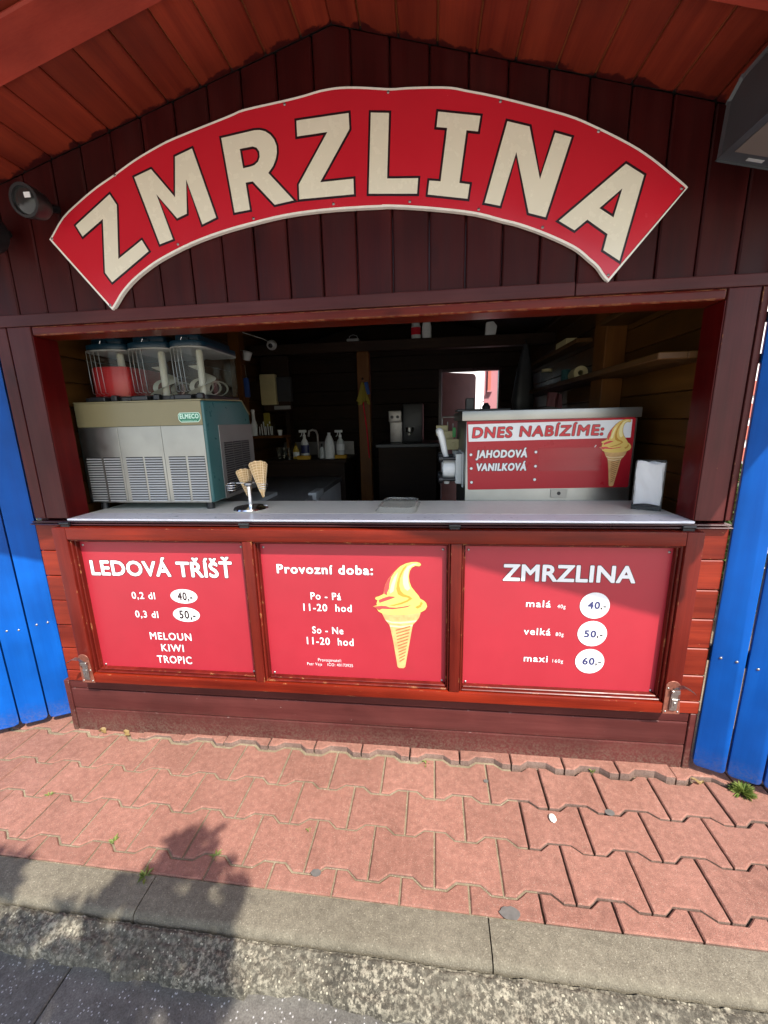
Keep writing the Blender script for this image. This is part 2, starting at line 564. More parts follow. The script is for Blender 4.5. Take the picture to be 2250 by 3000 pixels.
SIGN_LETTERS = [
  ('Z', [(-1.153, 2.0155), (-1.0141, 2.0964), (-0.9944, 2.0643), (-1.0174, 1.9061), (-0.9238, 1.9569), (-0.9045, 1.9226), (-1.0531, 1.8368), (-1.074, 1.8678), (-1.0513, 2.028), (-1.1351, 1.9814)], None),
  ('M', [(-0.9198, 2.1374), (-0.8587, 2.1548), (-0.7885, 2.071), (-0.7723, 2.1819), (-0.7132, 2.1989), (-0.6562, 2.0042), (-0.7059, 1.9878), (-0.7441, 2.1177), (-0.7549, 2.0219), (-0.7898, 2.0112), (-0.8514, 2.0842), (-0.8134, 1.9522), (-0.8614, 1.9402)], None),
  ('R', [(-0.6142, 2.218), (-0.5059, 2.2289), (-0.4889, 2.228), (-0.4723, 2.2232), (-0.4562, 2.2127), (-0.4455, 2.1992), (-0.4394, 2.182), (-0.4398, 2.1652), (-0.4447, 2.1486), (-0.4548, 2.131), (-0.4719, 2.1132), (-0.3959, 2.033), (-0.4586, 2.0258), (-0.5242, 2.0948), (-0.5479, 2.0931), (-0.5414, 2.0179), (-0.593, 2.0135)], [(-0.5577, 2.1844), (-0.5151, 2.1876), (-0.5034, 2.1832), (-0.4958, 2.1727), (-0.4954, 2.1585), (-0.5018, 2.1462), (-0.5147, 2.1379), (-0.5254, 2.1353), (-0.552, 2.1323)]),
  ('Z', [(-0.3724, 2.2417), (-0.2121, 2.2465), (-0.2112, 2.2062), (-0.3084, 2.0756), (-0.2043, 2.0769), (-0.2043, 2.0355), (-0.3778, 2.0346), (-0.3767, 2.0746), (-0.2787, 2.2045), (-0.3727, 2.2012)], None),
  ('L', [(-0.1454, 2.2412), (-0.0916, 2.2355), (-0.1008, 2.0693), (-0.0069, 2.0628), (-0.0103, 2.0223), (-0.1584, 2.0335)], None),
  ('I', [(0.0521, 2.2255), (0.1729, 2.204), (0.1672, 2.1666), (0.1341, 2.1725), (0.1158, 2.0407), (0.1464, 2.035), (0.141, 1.9977), (0.022, 2.0176), (0.0267, 2.054), (0.0603, 2.0492), (0.0784, 2.1832), (0.0474, 2.1881)], None),
  ('N', [(0.2497, 2.1841), (0.3121, 2.1658), (0.3488, 2.0323), (0.3843, 2.1444), (0.4299, 2.1295), (0.371, 1.9324), (0.3215, 1.9472), (0.2782, 2.1063), (0.237, 1.9721), (0.1918, 1.9833)], None),
  ('A', [(0.5847, 2.0518), (0.6364, 2.0195), (0.5915, 1.8023), (0.5431, 1.8339), (0.5513, 1.8759), (0.4906, 1.9179), (0.4563, 1.8922), (0.4101, 1.9201)], [(0.581, 1.9911), (0.5637, 1.9183), (0.5217, 1.9453)]),
]
SIGN_SCREWS = [(-1.2498, 1.9825), (-0.9865, 2.1487), (-0.7986, 1.9371), (-1.0743, 1.766), (-0.4062, 2.2872), (-0.5324, 1.9932), (-0.27, 2.0149), (-0.093, 2.2875), (0.2282, 2.2349), (-0.0326, 2.0035), (0.1749, 1.9676), (0.5031, 2.1381), (0.3643, 1.9069), (0.5641, 1.7653), (0.7418, 1.9793)]
CONE_ART_A = {
  'swirl': [(-0.0017, 0.8291), (-0.0058, 0.8366), (-0.0191, 0.8403), (-0.0375, 0.8393), (-0.0582, 0.8335), (-0.0769, 0.8234), (-0.0938, 0.8088), (-0.1108, 0.7886), (-0.1259, 0.7683), (-0.1358, 0.748), (-0.1416, 0.7276), (-0.143, 0.7105), (-0.1506, 0.7058), (-0.1614, 0.6998), (-0.1743, 0.696), (-0.1767, 0.6891), (-0.1672, 0.6837), (-0.1718, 0.6697), (-0.1699, 0.6629), (-0.1851, 0.6574), (-0.1713, 0.649), (-0.1652, 0.6376), (-0.146, 0.6278), (-0.1139, 0.6254), (-0.0796, 0.626), (-0.0456, 0.6299), (-0.0244, 0.6341), (-0.0012, 0.6406), (0.0136, 0.6502), (0.0203, 0.6641), (0.0167, 0.6776), (0.0073, 0.6875), (-0.0052, 0.6939), (-0.0114, 0.7062), (-0.0239, 0.7216), (-0.0383, 0.7414), (-0.0454, 0.7612), (-0.0477, 0.7833), (-0.044, 0.8054), (-0.0356, 0.8187), (-0.0232, 0.8255), (-0.0089, 0.824)],
  'red1': [(-0.0769, 0.8234), (-0.0938, 0.8088), (-0.1108, 0.7886), (-0.1259, 0.7683), (-0.1358, 0.748), (-0.1416, 0.7276), (-0.1409, 0.7106), (-0.1304, 0.7063), (-0.1302, 0.7165), (-0.1224, 0.7326), (-0.1198, 0.7551), (-0.1131, 0.7797), (-0.1002, 0.7999), (-0.0853, 0.8156)],
  'red2': [(-0.1639, 0.6849), (-0.1445, 0.6946), (-0.123, 0.702), (-0.0976, 0.7004), (-0.1083, 0.6944), (-0.1255, 0.6871), (-0.1448, 0.6797), (-0.1599, 0.6735)],
  'red3': [(-0.184, 0.6574), (-0.1538, 0.6622), (-0.1367, 0.6616), (-0.1218, 0.6563), (-0.0962, 0.6559), (-0.0664, 0.6614), (-0.0389, 0.668), (-0.0538, 0.6595), (-0.0793, 0.6542), (-0.1091, 0.6491), (-0.1305, 0.6491), (-0.1498, 0.6497), (-0.1629, 0.6435), (-0.1734, 0.6512)],
  'shade1': [(-0.052, 0.8315), (-0.0687, 0.8159), (-0.0815, 0.7915), (-0.0914, 0.7602), (-0.095, 0.7332), (-0.089, 0.7108), (-0.0744, 0.7022), (-0.0534, 0.6982), (-0.0471, 0.695), (-0.0577, 0.6868), (-0.0789, 0.6771), (-0.1045, 0.6683), (-0.1259, 0.6631), (-0.1046, 0.6626), (-0.0769, 0.6703), (-0.0536, 0.6801), (-0.0345, 0.6942), (-0.0449, 0.7041), (-0.0658, 0.7115), (-0.0783, 0.7247), (-0.0832, 0.7447), (-0.0797, 0.7738), (-0.0689, 0.8005), (-0.0563, 0.8205)],
  'shade2': [(-0.0242, 0.6605), (-0.0074, 0.6701), (-0.0031, 0.6838), (0.0052, 0.6773), (-0.0032, 0.6611), (-0.0158, 0.6539)],
  'light1': [(-0.0647, 0.8028), (-0.0521, 0.8228), (-0.0314, 0.834), (-0.0109, 0.8344), (-0.0335, 0.8253), (-0.046, 0.8119), (-0.0504, 0.7833), (-0.0486, 0.7567), (-0.0426, 0.7345), (-0.0531, 0.7253), (-0.0635, 0.734), (-0.0695, 0.7518), (-0.0702, 0.7784)],
  'light2': [(-0.1136, 0.7507), (-0.1026, 0.7799), (-0.0876, 0.8002), (-0.0943, 0.7735), (-0.1011, 0.7465), (-0.1057, 0.7217), (-0.1186, 0.7123), (-0.1205, 0.7236)],
  'cone': [(-0.1524, 0.6311), (-0.0033, 0.6382), (-0.0097, 0.6173), (-0.0182, 0.6043), (-0.0332, 0.5863), (-0.0354, 0.5792), (-0.0466, 0.5126), (-0.0651, 0.4028), (-0.0718, 0.397), (-0.0894, 0.3966), (-0.0955, 0.4025), (-0.1115, 0.5195), (-0.1233, 0.5807), (-0.1317, 0.5921), (-0.1401, 0.6035)],
  'rim1': [(-0.1401, 0.6035), (-0.1144, 0.5962), (-0.0801, 0.5963), (-0.0458, 0.601), (-0.0182, 0.6066), (-0.0235, 0.5983), (-0.0459, 0.5933), (-0.0801, 0.5893), (-0.1145, 0.5899), (-0.1327, 0.5956)],
  'rim2': [(-0.1233, 0.5818), (-0.0803, 0.5787), (-0.0353, 0.5862), (-0.0354, 0.5797), (-0.0804, 0.5717), (-0.1224, 0.5748)],
  'groove0': [(-0.1003, 0.5627), (-0.0428, 0.5824), (-0.0437, 0.5761), (-0.0996, 0.5575)],
  'groove1': [(-0.099, 0.5495), (-0.0452, 0.5688), (-0.0461, 0.5624), (-0.0983, 0.5443)],
  'groove2': [(-0.0977, 0.5362), (-0.0475, 0.555), (-0.0484, 0.5487), (-0.097, 0.531)],
  'groove3': [(-0.0964, 0.523), (-0.0499, 0.5412), (-0.0508, 0.535), (-0.0957, 0.5177)],
  'groove4': [(-0.0951, 0.5096), (-0.0523, 0.5274), (-0.0532, 0.5211), (-0.0943, 0.5044)],
  'groove5': [(-0.0938, 0.4963), (-0.0547, 0.5135), (-0.0556, 0.5072), (-0.093, 0.491)],
  'groove6': [(-0.0925, 0.4828), (-0.0571, 0.4995), (-0.058, 0.4933), (-0.0917, 0.4776)],
  'groove7': [(-0.0912, 0.4694), (-0.0595, 0.4855), (-0.0605, 0.4793), (-0.0904, 0.4641)],
  'groove8': [(-0.0899, 0.4559), (-0.062, 0.4714), (-0.0629, 0.4652), (-0.0891, 0.4505)],
  'groove9': [(-0.0885, 0.4423), (-0.0644, 0.4573), (-0.0654, 0.4511), (-0.0877, 0.437)],
  'groove10': [(-0.0872, 0.4287), (-0.0669, 0.4431), (-0.0678, 0.4369), (-0.0864, 0.4233)],
}
CONE_ART_B = {
  'swirl': [(0.8456, 1.3279), (0.8433, 1.3329), (0.8352, 1.3356), (0.8239, 1.3355), (0.8113, 1.3323), (0.7998, 1.3263), (0.7894, 1.3174), (0.7788, 1.305), (0.7695, 1.2925), (0.7633, 1.2798), (0.7597, 1.2671), (0.7587, 1.2564), (0.7541, 1.2536), (0.7475, 1.2501), (0.7398, 1.2481), (0.7383, 1.2439), (0.744, 1.2401), (0.7411, 1.2315), (0.7422, 1.2272), (0.733, 1.2242), (0.7412, 1.2185), (0.7448, 1.2112), (0.7561, 1.2045), (0.7753, 1.202), (0.7958, 1.2013), (0.8163, 1.2027), (0.8291, 1.2046), (0.8432, 1.208), (0.8522, 1.2136), (0.8565, 1.2221), (0.8545, 1.2308), (0.849, 1.2373), (0.8415, 1.2418), (0.8379, 1.2497), (0.8306, 1.2598), (0.8221, 1.2728), (0.8181, 1.2857), (0.817, 1.2998), (0.8195, 1.3139), (0.8248, 1.3221), (0.8324, 1.3262), (0.8412, 1.3248)],
  'red1': [(0.7998, 1.3263), (0.7894, 1.3174), (0.7788, 1.305), (0.7695, 1.2925), (0.7633, 1.2798), (0.7597, 1.2671), (0.7599, 1.2563), (0.7662, 1.2533), (0.7664, 1.2598), (0.7713, 1.2697), (0.773, 1.2839), (0.7774, 1.2994), (0.7854, 1.3119), (0.7946, 1.3215)],
  'red2': [(0.7459, 1.2408), (0.7576, 1.2463), (0.7706, 1.2504), (0.7858, 1.2486), (0.7793, 1.2452), (0.769, 1.2411), (0.7573, 1.237), (0.7482, 1.2336)],
  'red3': [(0.7337, 1.2242), (0.7518, 1.2263), (0.762, 1.2254), (0.7708, 1.2216), (0.7862, 1.2206), (0.8041, 1.2231), (0.8208, 1.2264), (0.8117, 1.2215), (0.7963, 1.219), (0.7784, 1.2167), (0.7656, 1.2174), (0.754, 1.2183), (0.7462, 1.2148), (0.74, 1.22)],
  'shade1': [(0.815, 1.3308), (0.8046, 1.3213), (0.7966, 1.306), (0.7903, 1.2863), (0.7878, 1.2693), (0.7911, 1.255), (0.7998, 1.2491), (0.8125, 1.2459), (0.8162, 1.2437), (0.8097, 1.2388), (0.7968, 1.2333), (0.7813, 1.2286), (0.7684, 1.226), (0.7812, 1.225), (0.7979, 1.229), (0.8121, 1.2345), (0.8238, 1.2429), (0.8176, 1.2494), (0.8051, 1.2547), (0.7978, 1.2634), (0.795, 1.2763), (0.7975, 1.2947), (0.8043, 1.3114), (0.8123, 1.3239)],
  'shade2': [(0.8296, 1.2212), (0.8399, 1.2268), (0.8426, 1.2353), (0.8476, 1.2309), (0.8423, 1.221), (0.8345, 1.2168)],
  'light1': [(0.8069, 1.3128), (0.8148, 1.3252), (0.8276, 1.3319), (0.8401, 1.3315), (0.8262, 1.3263), (0.8184, 1.3181), (0.8153, 1.2999), (0.8161, 1.2829), (0.8195, 1.2686), (0.813, 1.2631), (0.8068, 1.2689), (0.8034, 1.2803), (0.8033, 1.2973)],
  'light2': [(0.7767, 1.2809), (0.7837, 1.2992), (0.793, 1.3117), (0.7886, 1.2949), (0.7843, 1.2779), (0.7812, 1.2623), (0.7734, 1.2568), (0.7723, 1.2639)],
  'cone': [(0.7523, 1.2067), (0.8419, 1.2066), (0.8377, 1.1936), (0.8324, 1.1858), (0.8232, 1.175), (0.8218, 1.1706), (0.8142, 1.1297), (0.8018, 1.0628), (0.7978, 1.0596), (0.7874, 1.0599), (0.7838, 1.0637), (0.7756, 1.1361), (0.7692, 1.1744), (0.7643, 1.1818), (0.7594, 1.1891)],
  'rim1': [(0.7594, 1.1891), (0.7747, 1.1838), (0.7952, 1.1827), (0.8158, 1.1846), (0.8324, 1.1872), (0.8291, 1.1822), (0.8156, 1.1798), (0.795, 1.1784), (0.7745, 1.1798), (0.7637, 1.184)],
  'rim2': [(0.7692, 1.1751), (0.7948, 1.1718), (0.8219, 1.175), (0.8218, 1.1709), (0.7947, 1.1674), (0.7697, 1.1707)],
  'groove0': [(0.7827, 1.1625), (0.8173, 1.1729), (0.8167, 1.169), (0.7831, 1.1592)],
  'groove1': [(0.7833, 1.1542), (0.8157, 1.1645), (0.8151, 1.1605), (0.7837, 1.151)],
  'groove2': [(0.7839, 1.146), (0.8142, 1.156), (0.8135, 1.1521), (0.7844, 1.1427)],
  'groove3': [(0.7846, 1.1377), (0.8126, 1.1475), (0.8119, 1.1436), (0.785, 1.1345)],
  'groove4': [(0.7852, 1.1295), (0.8109, 1.139), (0.8103, 1.1351), (0.7856, 1.1262)],
  'groove5': [(0.7858, 1.1212), (0.8093, 1.1305), (0.8087, 1.1266), (0.7863, 1.1179)],
  'groove6': [(0.7865, 1.1128), (0.8077, 1.1219), (0.8071, 1.1181), (0.7869, 1.1096)],
  'groove7': [(0.7871, 1.1045), (0.8061, 1.1134), (0.8055, 1.1096), (0.7875, 1.1012)],
  'groove8': [(0.7878, 1.0962), (0.8045, 1.1048), (0.8039, 1.101), (0.7882, 1.0929)],
  'groove9': [(0.7884, 1.0878), (0.8029, 1.0962), (0.8022, 1.0924), (0.7888, 1.0845)],
  'groove10': [(0.789, 1.0794), (0.8012, 1.0875), (0.8006, 1.0838), (0.7894, 1.0761)],
}
TEXT_1 = [('LEDOVÁ TŘÍŠŤ', -1.3496, -0.739, 0.7611, 0.065), ('0,2 dl', -1.1873, -1.0845, 0.6615, 0.0302), ('40,-', -0.9856, -0.9205, 0.6606, 0.0359), ('0,3 dl', -1.186, -1.0832, 0.5782, 0.0304), ('50,-', -0.9892, -0.9182, 0.5797, 0.0367), ('MELOUN', -1.1357, -0.9508, 0.4791, 0.0332), ('KIWI', -1.0926, -0.9921, 0.4259, 0.0331), ('TROPIC', -1.1193, -0.9634, 0.3703, 0.0347)]
OVAL_1 = [[(-0.958, 0.6781), (-0.9001, 0.6797), (-0.9537, 0.7094)], [(-0.9582, 0.5976), (-0.8998, 0.5985), (-0.9538, 0.6296)]]
TEXT_2 = [('Provozní doba:', -0.5582, -0.182, 0.7853, 0.0379), ('Po - Pá', -0.4303, -0.3098, 0.6797, 0.03), ('11-20  hod', -0.4625, -0.2699, 0.6311, 0.0304), ('So - Ne', -0.4331, -0.3072, 0.5344, 0.0302), ('11-20  hod', -0.4581, -0.2684, 0.4854, 0.0321), ('Provozovatel:', -0.4168, -0.3214, 0.4113, 0.0136), ('Petr Vejs    IČO: 40173925', -0.4634, -0.275, 0.3915, 0.0126)]
TEXT_3 = [('ZMRZLINA', 0.2943, 0.7489, 0.7736, 0.0644), ('malá', 0.382, 0.4695, 0.6731, 0.0274), ('40g', 0.4924, 0.5215, 0.6715, 0.0141), ('velká', 0.3795, 0.4759, 0.5611, 0.0283), ('80g', 0.4942, 0.5222, 0.5601, 0.0146), ('maxi', 0.3852, 0.4723, 0.4493, 0.0282), ('160g', 0.49, 0.5284, 0.4498, 0.0141), ('40', 0.5969, 0.6397, 0.6727, 0.0288), (',-', 0.6413, 0.6602, 0.6737, 0.0251), ('50', 0.5942, 0.6361, 0.5593, 0.0288), (',-', 0.6385, 0.6586, 0.5606, 0.0269), ('60', 0.5967, 0.6402, 0.447, 0.0298), (',-', 0.6426, 0.663, 0.4487, 0.0268)]
OVAL_3 = [[(0.6212, 0.6855), (0.6724, 0.687), (0.6168, 0.7364)], [(0.622, 0.5745), (0.6732, 0.5765), (0.6176, 0.6253)], [(0.6226, 0.4617), (0.6739, 0.4642), (0.6183, 0.5122)]]
TEXT_M = [('DNES', 0.2097, 0.3749, 1.2711, 0.0449), ('NABÍZÍME:', 0.4056, 0.7414, 1.2736, 0.0435), ('JAHODOVÁ', 0.2272, 0.4426, 1.186, 0.0335), ('VANILKOVÁ', 0.2286, 0.4415, 1.1295, 0.0334)]
BAND_M = [(0.1914, 1.3289), (0.8506, 1.3352), (0.851, 1.2623), (0.1961, 1.2561)]
DOTS_M = [(0.2065, 1.2005), (0.2092, 1.1411), (0.2119, 1.0802), (0.4778, 1.2083), (0.4794, 1.1482), (0.4791, 1.0904)]
PATCH_M = [(0.4869, 1.2245), (0.7436, 1.2241), (0.745, 1.1774), (0.4878, 1.1777), (0.7489, 1.1277), (0.4896, 1.1265), (0.7157, 1.2293)]
TAB_M = [(0.5493, 1.0499), (0.6177, 1.0105), (0.5834, 1.0403)]
# ------------------------------------------------------------------ material library
M = {}
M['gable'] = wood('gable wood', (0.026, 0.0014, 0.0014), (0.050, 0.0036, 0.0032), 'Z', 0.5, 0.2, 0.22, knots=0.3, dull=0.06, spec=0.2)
M['soffit'] = wood('soffit wood', (0.125, 0.013, 0.007), (0.22, 0.030, 0.012), 'Y', 0.55, 0.2, 0.30, knots=0.45, over=(0.045, 0.004, 0.0035))
M['rafter'] = wood('rafter wood', (0.29, 0.036, 0.022), (0.38, 0.056, 0.034), 'X', 0.6, 0.15, 0.1, knots=0.2)
M['ledger'] = wood('ledger wood', (0.050, 0.009, 0.0085), (0.085, 0.019, 0.018), 'X', 0.42, 0.2, 0.12, knots=0.3, dull=0.12)
M['header'] = wood('header wood', (0.075, 0.005, 0.002), (0.16, 0.017, 0.006), 'X', 0.32, 0.2, 0.1, chips=0.8)
M['post'] = wood('post wood', (0.042, 0.0055, 0.005), (0.078, 0.013, 0.012), 'Z', 0.40, 0.2, 0.1, knots=0.5, dull=0.12, chips=0.08)
M['jamb'] = wood('jamb wood', (0.060, 0.002, 0.002), (0.10, 0.004, 0.004), 'Z', 0.36, 0.1, 0.1, knots=0.2, spec=0.12)
M['frame_x'] = wood('hatch wood horizontal', (0.082, 0.005, 0.0025), (0.19, 0.016, 0.005), 'X', 0.34, 0.3, 0.14, chips=0.22)
M['frame_z'] = wood('hatch wood vertical', (0.068, 0.005, 0.0035), (0.135, 0.013, 0.007), 'Z', 0.34, 0.3, 0.14, chips=0.22)
M['plank'] = wood('front plank wood', (0.105, 0.009, 0.005), (0.23, 0.026, 0.010), 'X', 0.38, 0.5, 0.25, chips=0.15, fine=0.6)
M['base'] = wood('base board wood', (0.060, 0.013, 0.012), (0.098, 0.026, 0.023), 'X', 0.42, 0.25, 0.12, knots=0.15, dust=0.55, chips=0.12, pale=(0.4, 0.32, 0.28))
M['darktrim'] = plain('dark trim paint', (0.045, 0.012, 0.013), 0.3)
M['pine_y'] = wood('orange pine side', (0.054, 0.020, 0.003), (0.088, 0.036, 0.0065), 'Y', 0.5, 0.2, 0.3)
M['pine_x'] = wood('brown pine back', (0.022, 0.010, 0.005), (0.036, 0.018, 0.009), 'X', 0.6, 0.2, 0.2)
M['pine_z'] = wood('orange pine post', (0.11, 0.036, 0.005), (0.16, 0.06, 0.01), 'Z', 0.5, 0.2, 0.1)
M['sill'] = plain('pale blue sill laminate', (0.88, 0.87, 0.88), 0.3, amt=0.04, grime=0.10)
M['counter'] = plain('pale green grey laminate', (0.84, 0.82, 0.71), 0.35, amt=0.04, scale=60, grime=0.10)
M['steel'] = plain('brushed steel', (0.34, 0.335, 0.305), 0.38, metal=1.0, amt=0.10)
M['steel_dark'] = plain('worn steel', (0.34, 0.32, 0.30), 0.45, metal=1.0, amt=0.2, grime=0.4)
M['rust'] = plain('rusty painted latch', (0.24, 0.085, 0.055), 0.5, metal=0.4, amt=0.35, scale=60, grime=0.5)
M['panel_grey'] = plain('brushed grey panel', (0.22, 0.22, 0.205), 0.4, metal=0.35, amt=0.08)
M['louvre'] = plain('pressed louvre edge', (0.46, 0.46, 0.43), 0.45, metal=0.3, amt=0.04)  # same steel as the panels, coloured paler for the light the lips catch
M['chrome'] = plain('chrome', (0.85, 0.85, 0.85), 0.14, metal=1.0, amt=0.03)
M['black'] = plain('black plastic', (0.012, 0.012, 0.013), 0.4)
M['blackmetal'] = plain('black metal', (0.015, 0.015, 0.016), 0.45)
M['darkgrey'] = plain('dark grey plastic', (0.04, 0.042, 0.045), 0.4)
M['white'] = plain('white plastic', (0.75, 0.75, 0.72), 0.4, amt=0.04)
M['cream'] = plain('cream plastic', (0.55, 0.47, 0.24), 0.45, amt=0.08)
M['sign_red'] = plain('red sign vinyl', (0.56, 0.016, 0.030), 0.24, amt=0.05, scale=3, spec=0.5)
M['board_red'] = plain('red price board', (0.33, 0.018, 0.030), 0.42, amt=0.06, scale=4, bmp=0.05, bscale=500, grime=0.05)
M['sign_cream'] = plain('cream sign letters', (0.80, 0.75, 0.58), 0.26, amt=0.02)
M['sign_edge'] = plain('white sign edge', (0.84, 0.80, 0.70), 0.4, amt=0.06, scale=30, grime=0.12)
M['ink'] = plain('dark ink', (0.020, 0.006, 0.009), 0.35)
M['inkblue'] = plain('dark blue ink', (0.03, 0.035, 0.12), 0.4)
M['inkwhite'] = plain('white print', (0.74, 0.74, 0.73), 0.35, amt=0.02)
M['fence_blue'] = wood('blue painted boards', (0.001, 0.066, 0.32), (0.0012, 0.084, 0.38), 'Z', 0.42, 0.5, 0.06, knots=0.0, fine=0.5, spec=0.18, dust=0.45)
M['shaded_blue'] = plain('navy paint', (0.012, 0.022, 0.07), 0.4)
M['paver'] = concrete('red concrete paver', (0.205, 0.095, 0.069), (0.265, 0.128, 0.096), (0.40, 0.31, 0.24), 0.42, 430, bmp=0.8, stain=0.38)
M['paver_side'] = concrete('dirty paver side', (0.15, 0.095, 0.075), (0.22, 0.15, 0.12), (0.4, 0.3, 0.25), 0.3, 300, bmp=0.8)
M['sand'] = concrete('sandy joint', (0.15, 0.12, 0.075), (0.26, 0.215, 0.145), (0.45, 0.40, 0.32), 0.6, 300, bmp=1.0)
M['kerb'] = concrete('kerb concrete', (0.118, 0.104, 0.076), (0.162, 0.143, 0.106), (0.29, 0.265, 0.20), 0.5, 300, bmp=1.0, stain=0.35)
M['rough'] = concrete('rough gutter concrete', (0.040, 0.036, 0.028), (0.110, 0.099, 0.074), (0.40, 0.37, 0.28), 0.7, 200, bmp=1.0, stain=0.8, patch=0.9)
M['asphalt'] = concrete('grey road slab', (0.088, 0.082, 0.072), (0.122, 0.114, 0.100), (0.42, 0.41, 0.40), 0.7, 230, bmp=0.6, stain=0.2)
M['ground'] = concrete('wide ground', (0.40, 0.37, 0.33), (0.48, 0.45, 0.40), (0.5, 0.5, 0.45), 0.3, 100, bmp=0.3)
M['bounce_paving'] = concrete('pale bounce paving', (0.42, 0.39, 0.35), (0.50, 0.47, 0.42), (0.6, 0.58, 0.55), 0.3, 160, bmp=0.3)  # out-of-view slabs, made pale so bounced sunlight brightens the shaded front
M['dirt'] = concrete('bare dirt', (0.16, 0.125, 0.085), (0.26, 0.21, 0.15), (0.4, 0.35, 0.28), 0.4, 160, bmp=1.0)
M['teal'] = plain('teal painted shell', (0.040, 0.125, 0.125), 0.3, amt=0.08)
M['beige'] = plain('beige panel', (0.22, 0.188, 0.095), 0.35, amt=0.04)
M['lidblue'] = plain('blue lid', (0.003, 0.024, 0.042), 0.4)
M['slush'] = plain('red slush', (0.38, 0.003, 0.004), 0.5, amt=0.05, scale=40, bmp=0.3, bscale=90)
M['auger'] = plain('white auger plastic', (0.40, 0.385, 0.31), 0.4, amt=0.05)
M['clear'] = clear_mat('clear plastic')
M['smoke'] = clear_mat('thin acrylic', (0.96, 0.96, 0.96), 0.01)
M['badge'] = plain('green badge', (0.03, 0.22, 0.12), 0.3)
M['badgewhite'] = plain('mint badge print', (0.62, 0.85, 0.70), 0.3)
M['grey'] = plain('grey plastic', (0.30, 0.30, 0.29), 0.5)
M['greydark'] = plain('speckled dark lid', (0.16, 0.16, 0.155), 0.45, scale=90, amt=0.25)
M['lightgrey'] = plain('light grey plastic', (0.50, 0.52, 0.50), 0.4)
M['waffle'] = plain('waffle biscuit', (0.56, 0.36, 0.16), 0.7, amt=0.18, scale=30, bmp=0.3, bscale=200)
M['paper'] = plain('white tissue', (0.80, 0.80, 0.79), 0.9, amt=0.03, bmp=0.2, bscale=300)
M['yellow'] = plain('yellow cloth', (0.24, 0.19, 0.02), 0.8)
M['bluecloth'] = plain('blue rubber', (0.02, 0.07, 0.28), 0.6)
M['pinkwall'] = plain('pink plaster', (0.40, 0.17, 0.185), 0.9, amt=0.06, scale=2, bmp=0.3, bscale=60)
M['whitewall'] = plain('white plaster', (0.78, 0.74, 0.70), 0.9, amt=0.05, scale=2, bmp=0.3, bscale=60)
M['redband'] = plain('red brick band', (0.45, 0.12, 0.085), 0.8)
M['mauve'] = plain('mauve door leaf', (0.24, 0.11, 0.11), 0.5)
M['glass'] = plain('dark window glass', (0.06, 0.07, 0.08), 0.1)
M['roof'] = plain('dark bitumen roof', (0.05, 0.045, 0.042), 0.8)
M['green'] = plain('green plastic', (0.05, 0.35, 0.08), 0.4)
M['screen'] = plain('grey screen face', (0.12, 0.098, 0.082), 0.32, amt=0.03)
M['lens'] = plain('lamp lens', (0.022, 0.023, 0.022), 0.2, amt=0.1)
M['leaf'] = leaf_mat('tree leaves', (0.035, 0.075, 0.012), (0.10, 0.16, 0.03))
M['leaf_y'] = leaf_mat('yellow green leaves', (0.10, 0.16, 0.02), (0.28, 0.33, 0.05))
M['weed'] = leaf_mat('weed leaves', (0.09, 0.15, 0.02), (0.26, 0.30, 0.07))
M['dry'] = leaf_mat('dry leaves', (0.26, 0.17, 0.06), (0.38, 0.27, 0.11))
M['bark'] = plain('bark', (0.09, 0.065, 0.045), 0.9, amt=0.3, scale=20, bmp=0.8)
M['cone_tan'] = plain('printed cone tan', (0.62, 0.36, 0.14), 0.4, amt=0.2, scale=40)
M['cone_pale'] = plain('printed cone pale', (0.80, 0.60, 0.34), 0.4, amt=0.1, scale=60)
M['cone_brown'] = plain('printed cone brown', (0.34, 0.14, 0.05), 0.4, amt=0.2, scale=60)
M['ice'] = plain('printed vanilla', (0.76, 0.53, 0.13), 0.4, amt=0.06, scale=18)
M['ice_pale'] = plain('printed vanilla light', (0.86, 0.74, 0.34), 0.4, amt=0.03, scale=18)
M['ice_dark'] = plain('printed vanilla dark', (0.55, 0.27, 0.035), 0.4, amt=0.06, scale=18)
M['ice_red'] = plain('printed strawberry', (0.66, 0.06, 0.06), 0.4, amt=0.06, scale=18)
M['goldlabel'] = plain('yellow label', (0.55, 0.36, 0.04), 0.5)
M['tongue'] = plain('bare orange groove', (0.30, 0.10, 0.03), 0.6, amt=0.3, scale=12)
M['shelf'] = wood('shelf pine', (0.055, 0.022, 0.005), (0.085, 0.039, 0.010), 'Y', 0.5, 0.2, 0.1)
M['waffle_ridge'] = plain('pale waffle ridge', (0.84, 0.66, 0.40), 0.7, amt=0.1, scale=40)
M['menu_red'] = plain('red menu vinyl', (0.38, 0.011, 0.020), 0.3, amt=0.05, scale=3, spec=0.35)
M['gum'] = plain('old grey gum', (0.10, 0.093, 0.083), 0.8, amt=0.2, scale=60)
M['sponge'] = plain('yellow sponge', (0.55, 0.30, 0.03), 0.9)

# ------------------------------------------------------------------ setting: ground, paving, kerb, road
g = MB()
g.raw([(-80, -80, -0.10), (80, -80, -0.10), (80, 80, -0.10), (-80, 80, -0.10)], [(0, 1, 2, 3)])
structure('ground', g.build('ground', M['ground']))

TH = -0.0115                                           # the paving runs slightly askew to the kiosk
ROT = Matrix.Rotation(TH, 4, 'Z')
pave = structure('pavement')
b = MB()
b.box(-3.4, 0.35, -0.549, 1.2, -0.095, -0.0065, rot=ROT)
b.box(0.352, 3.2, -0.549, 1.2, -0.095, -0.019, rot=ROT)
bed = b.build('sand_bed', M['sand'], pave)
bed['kind'] = 'stuff'

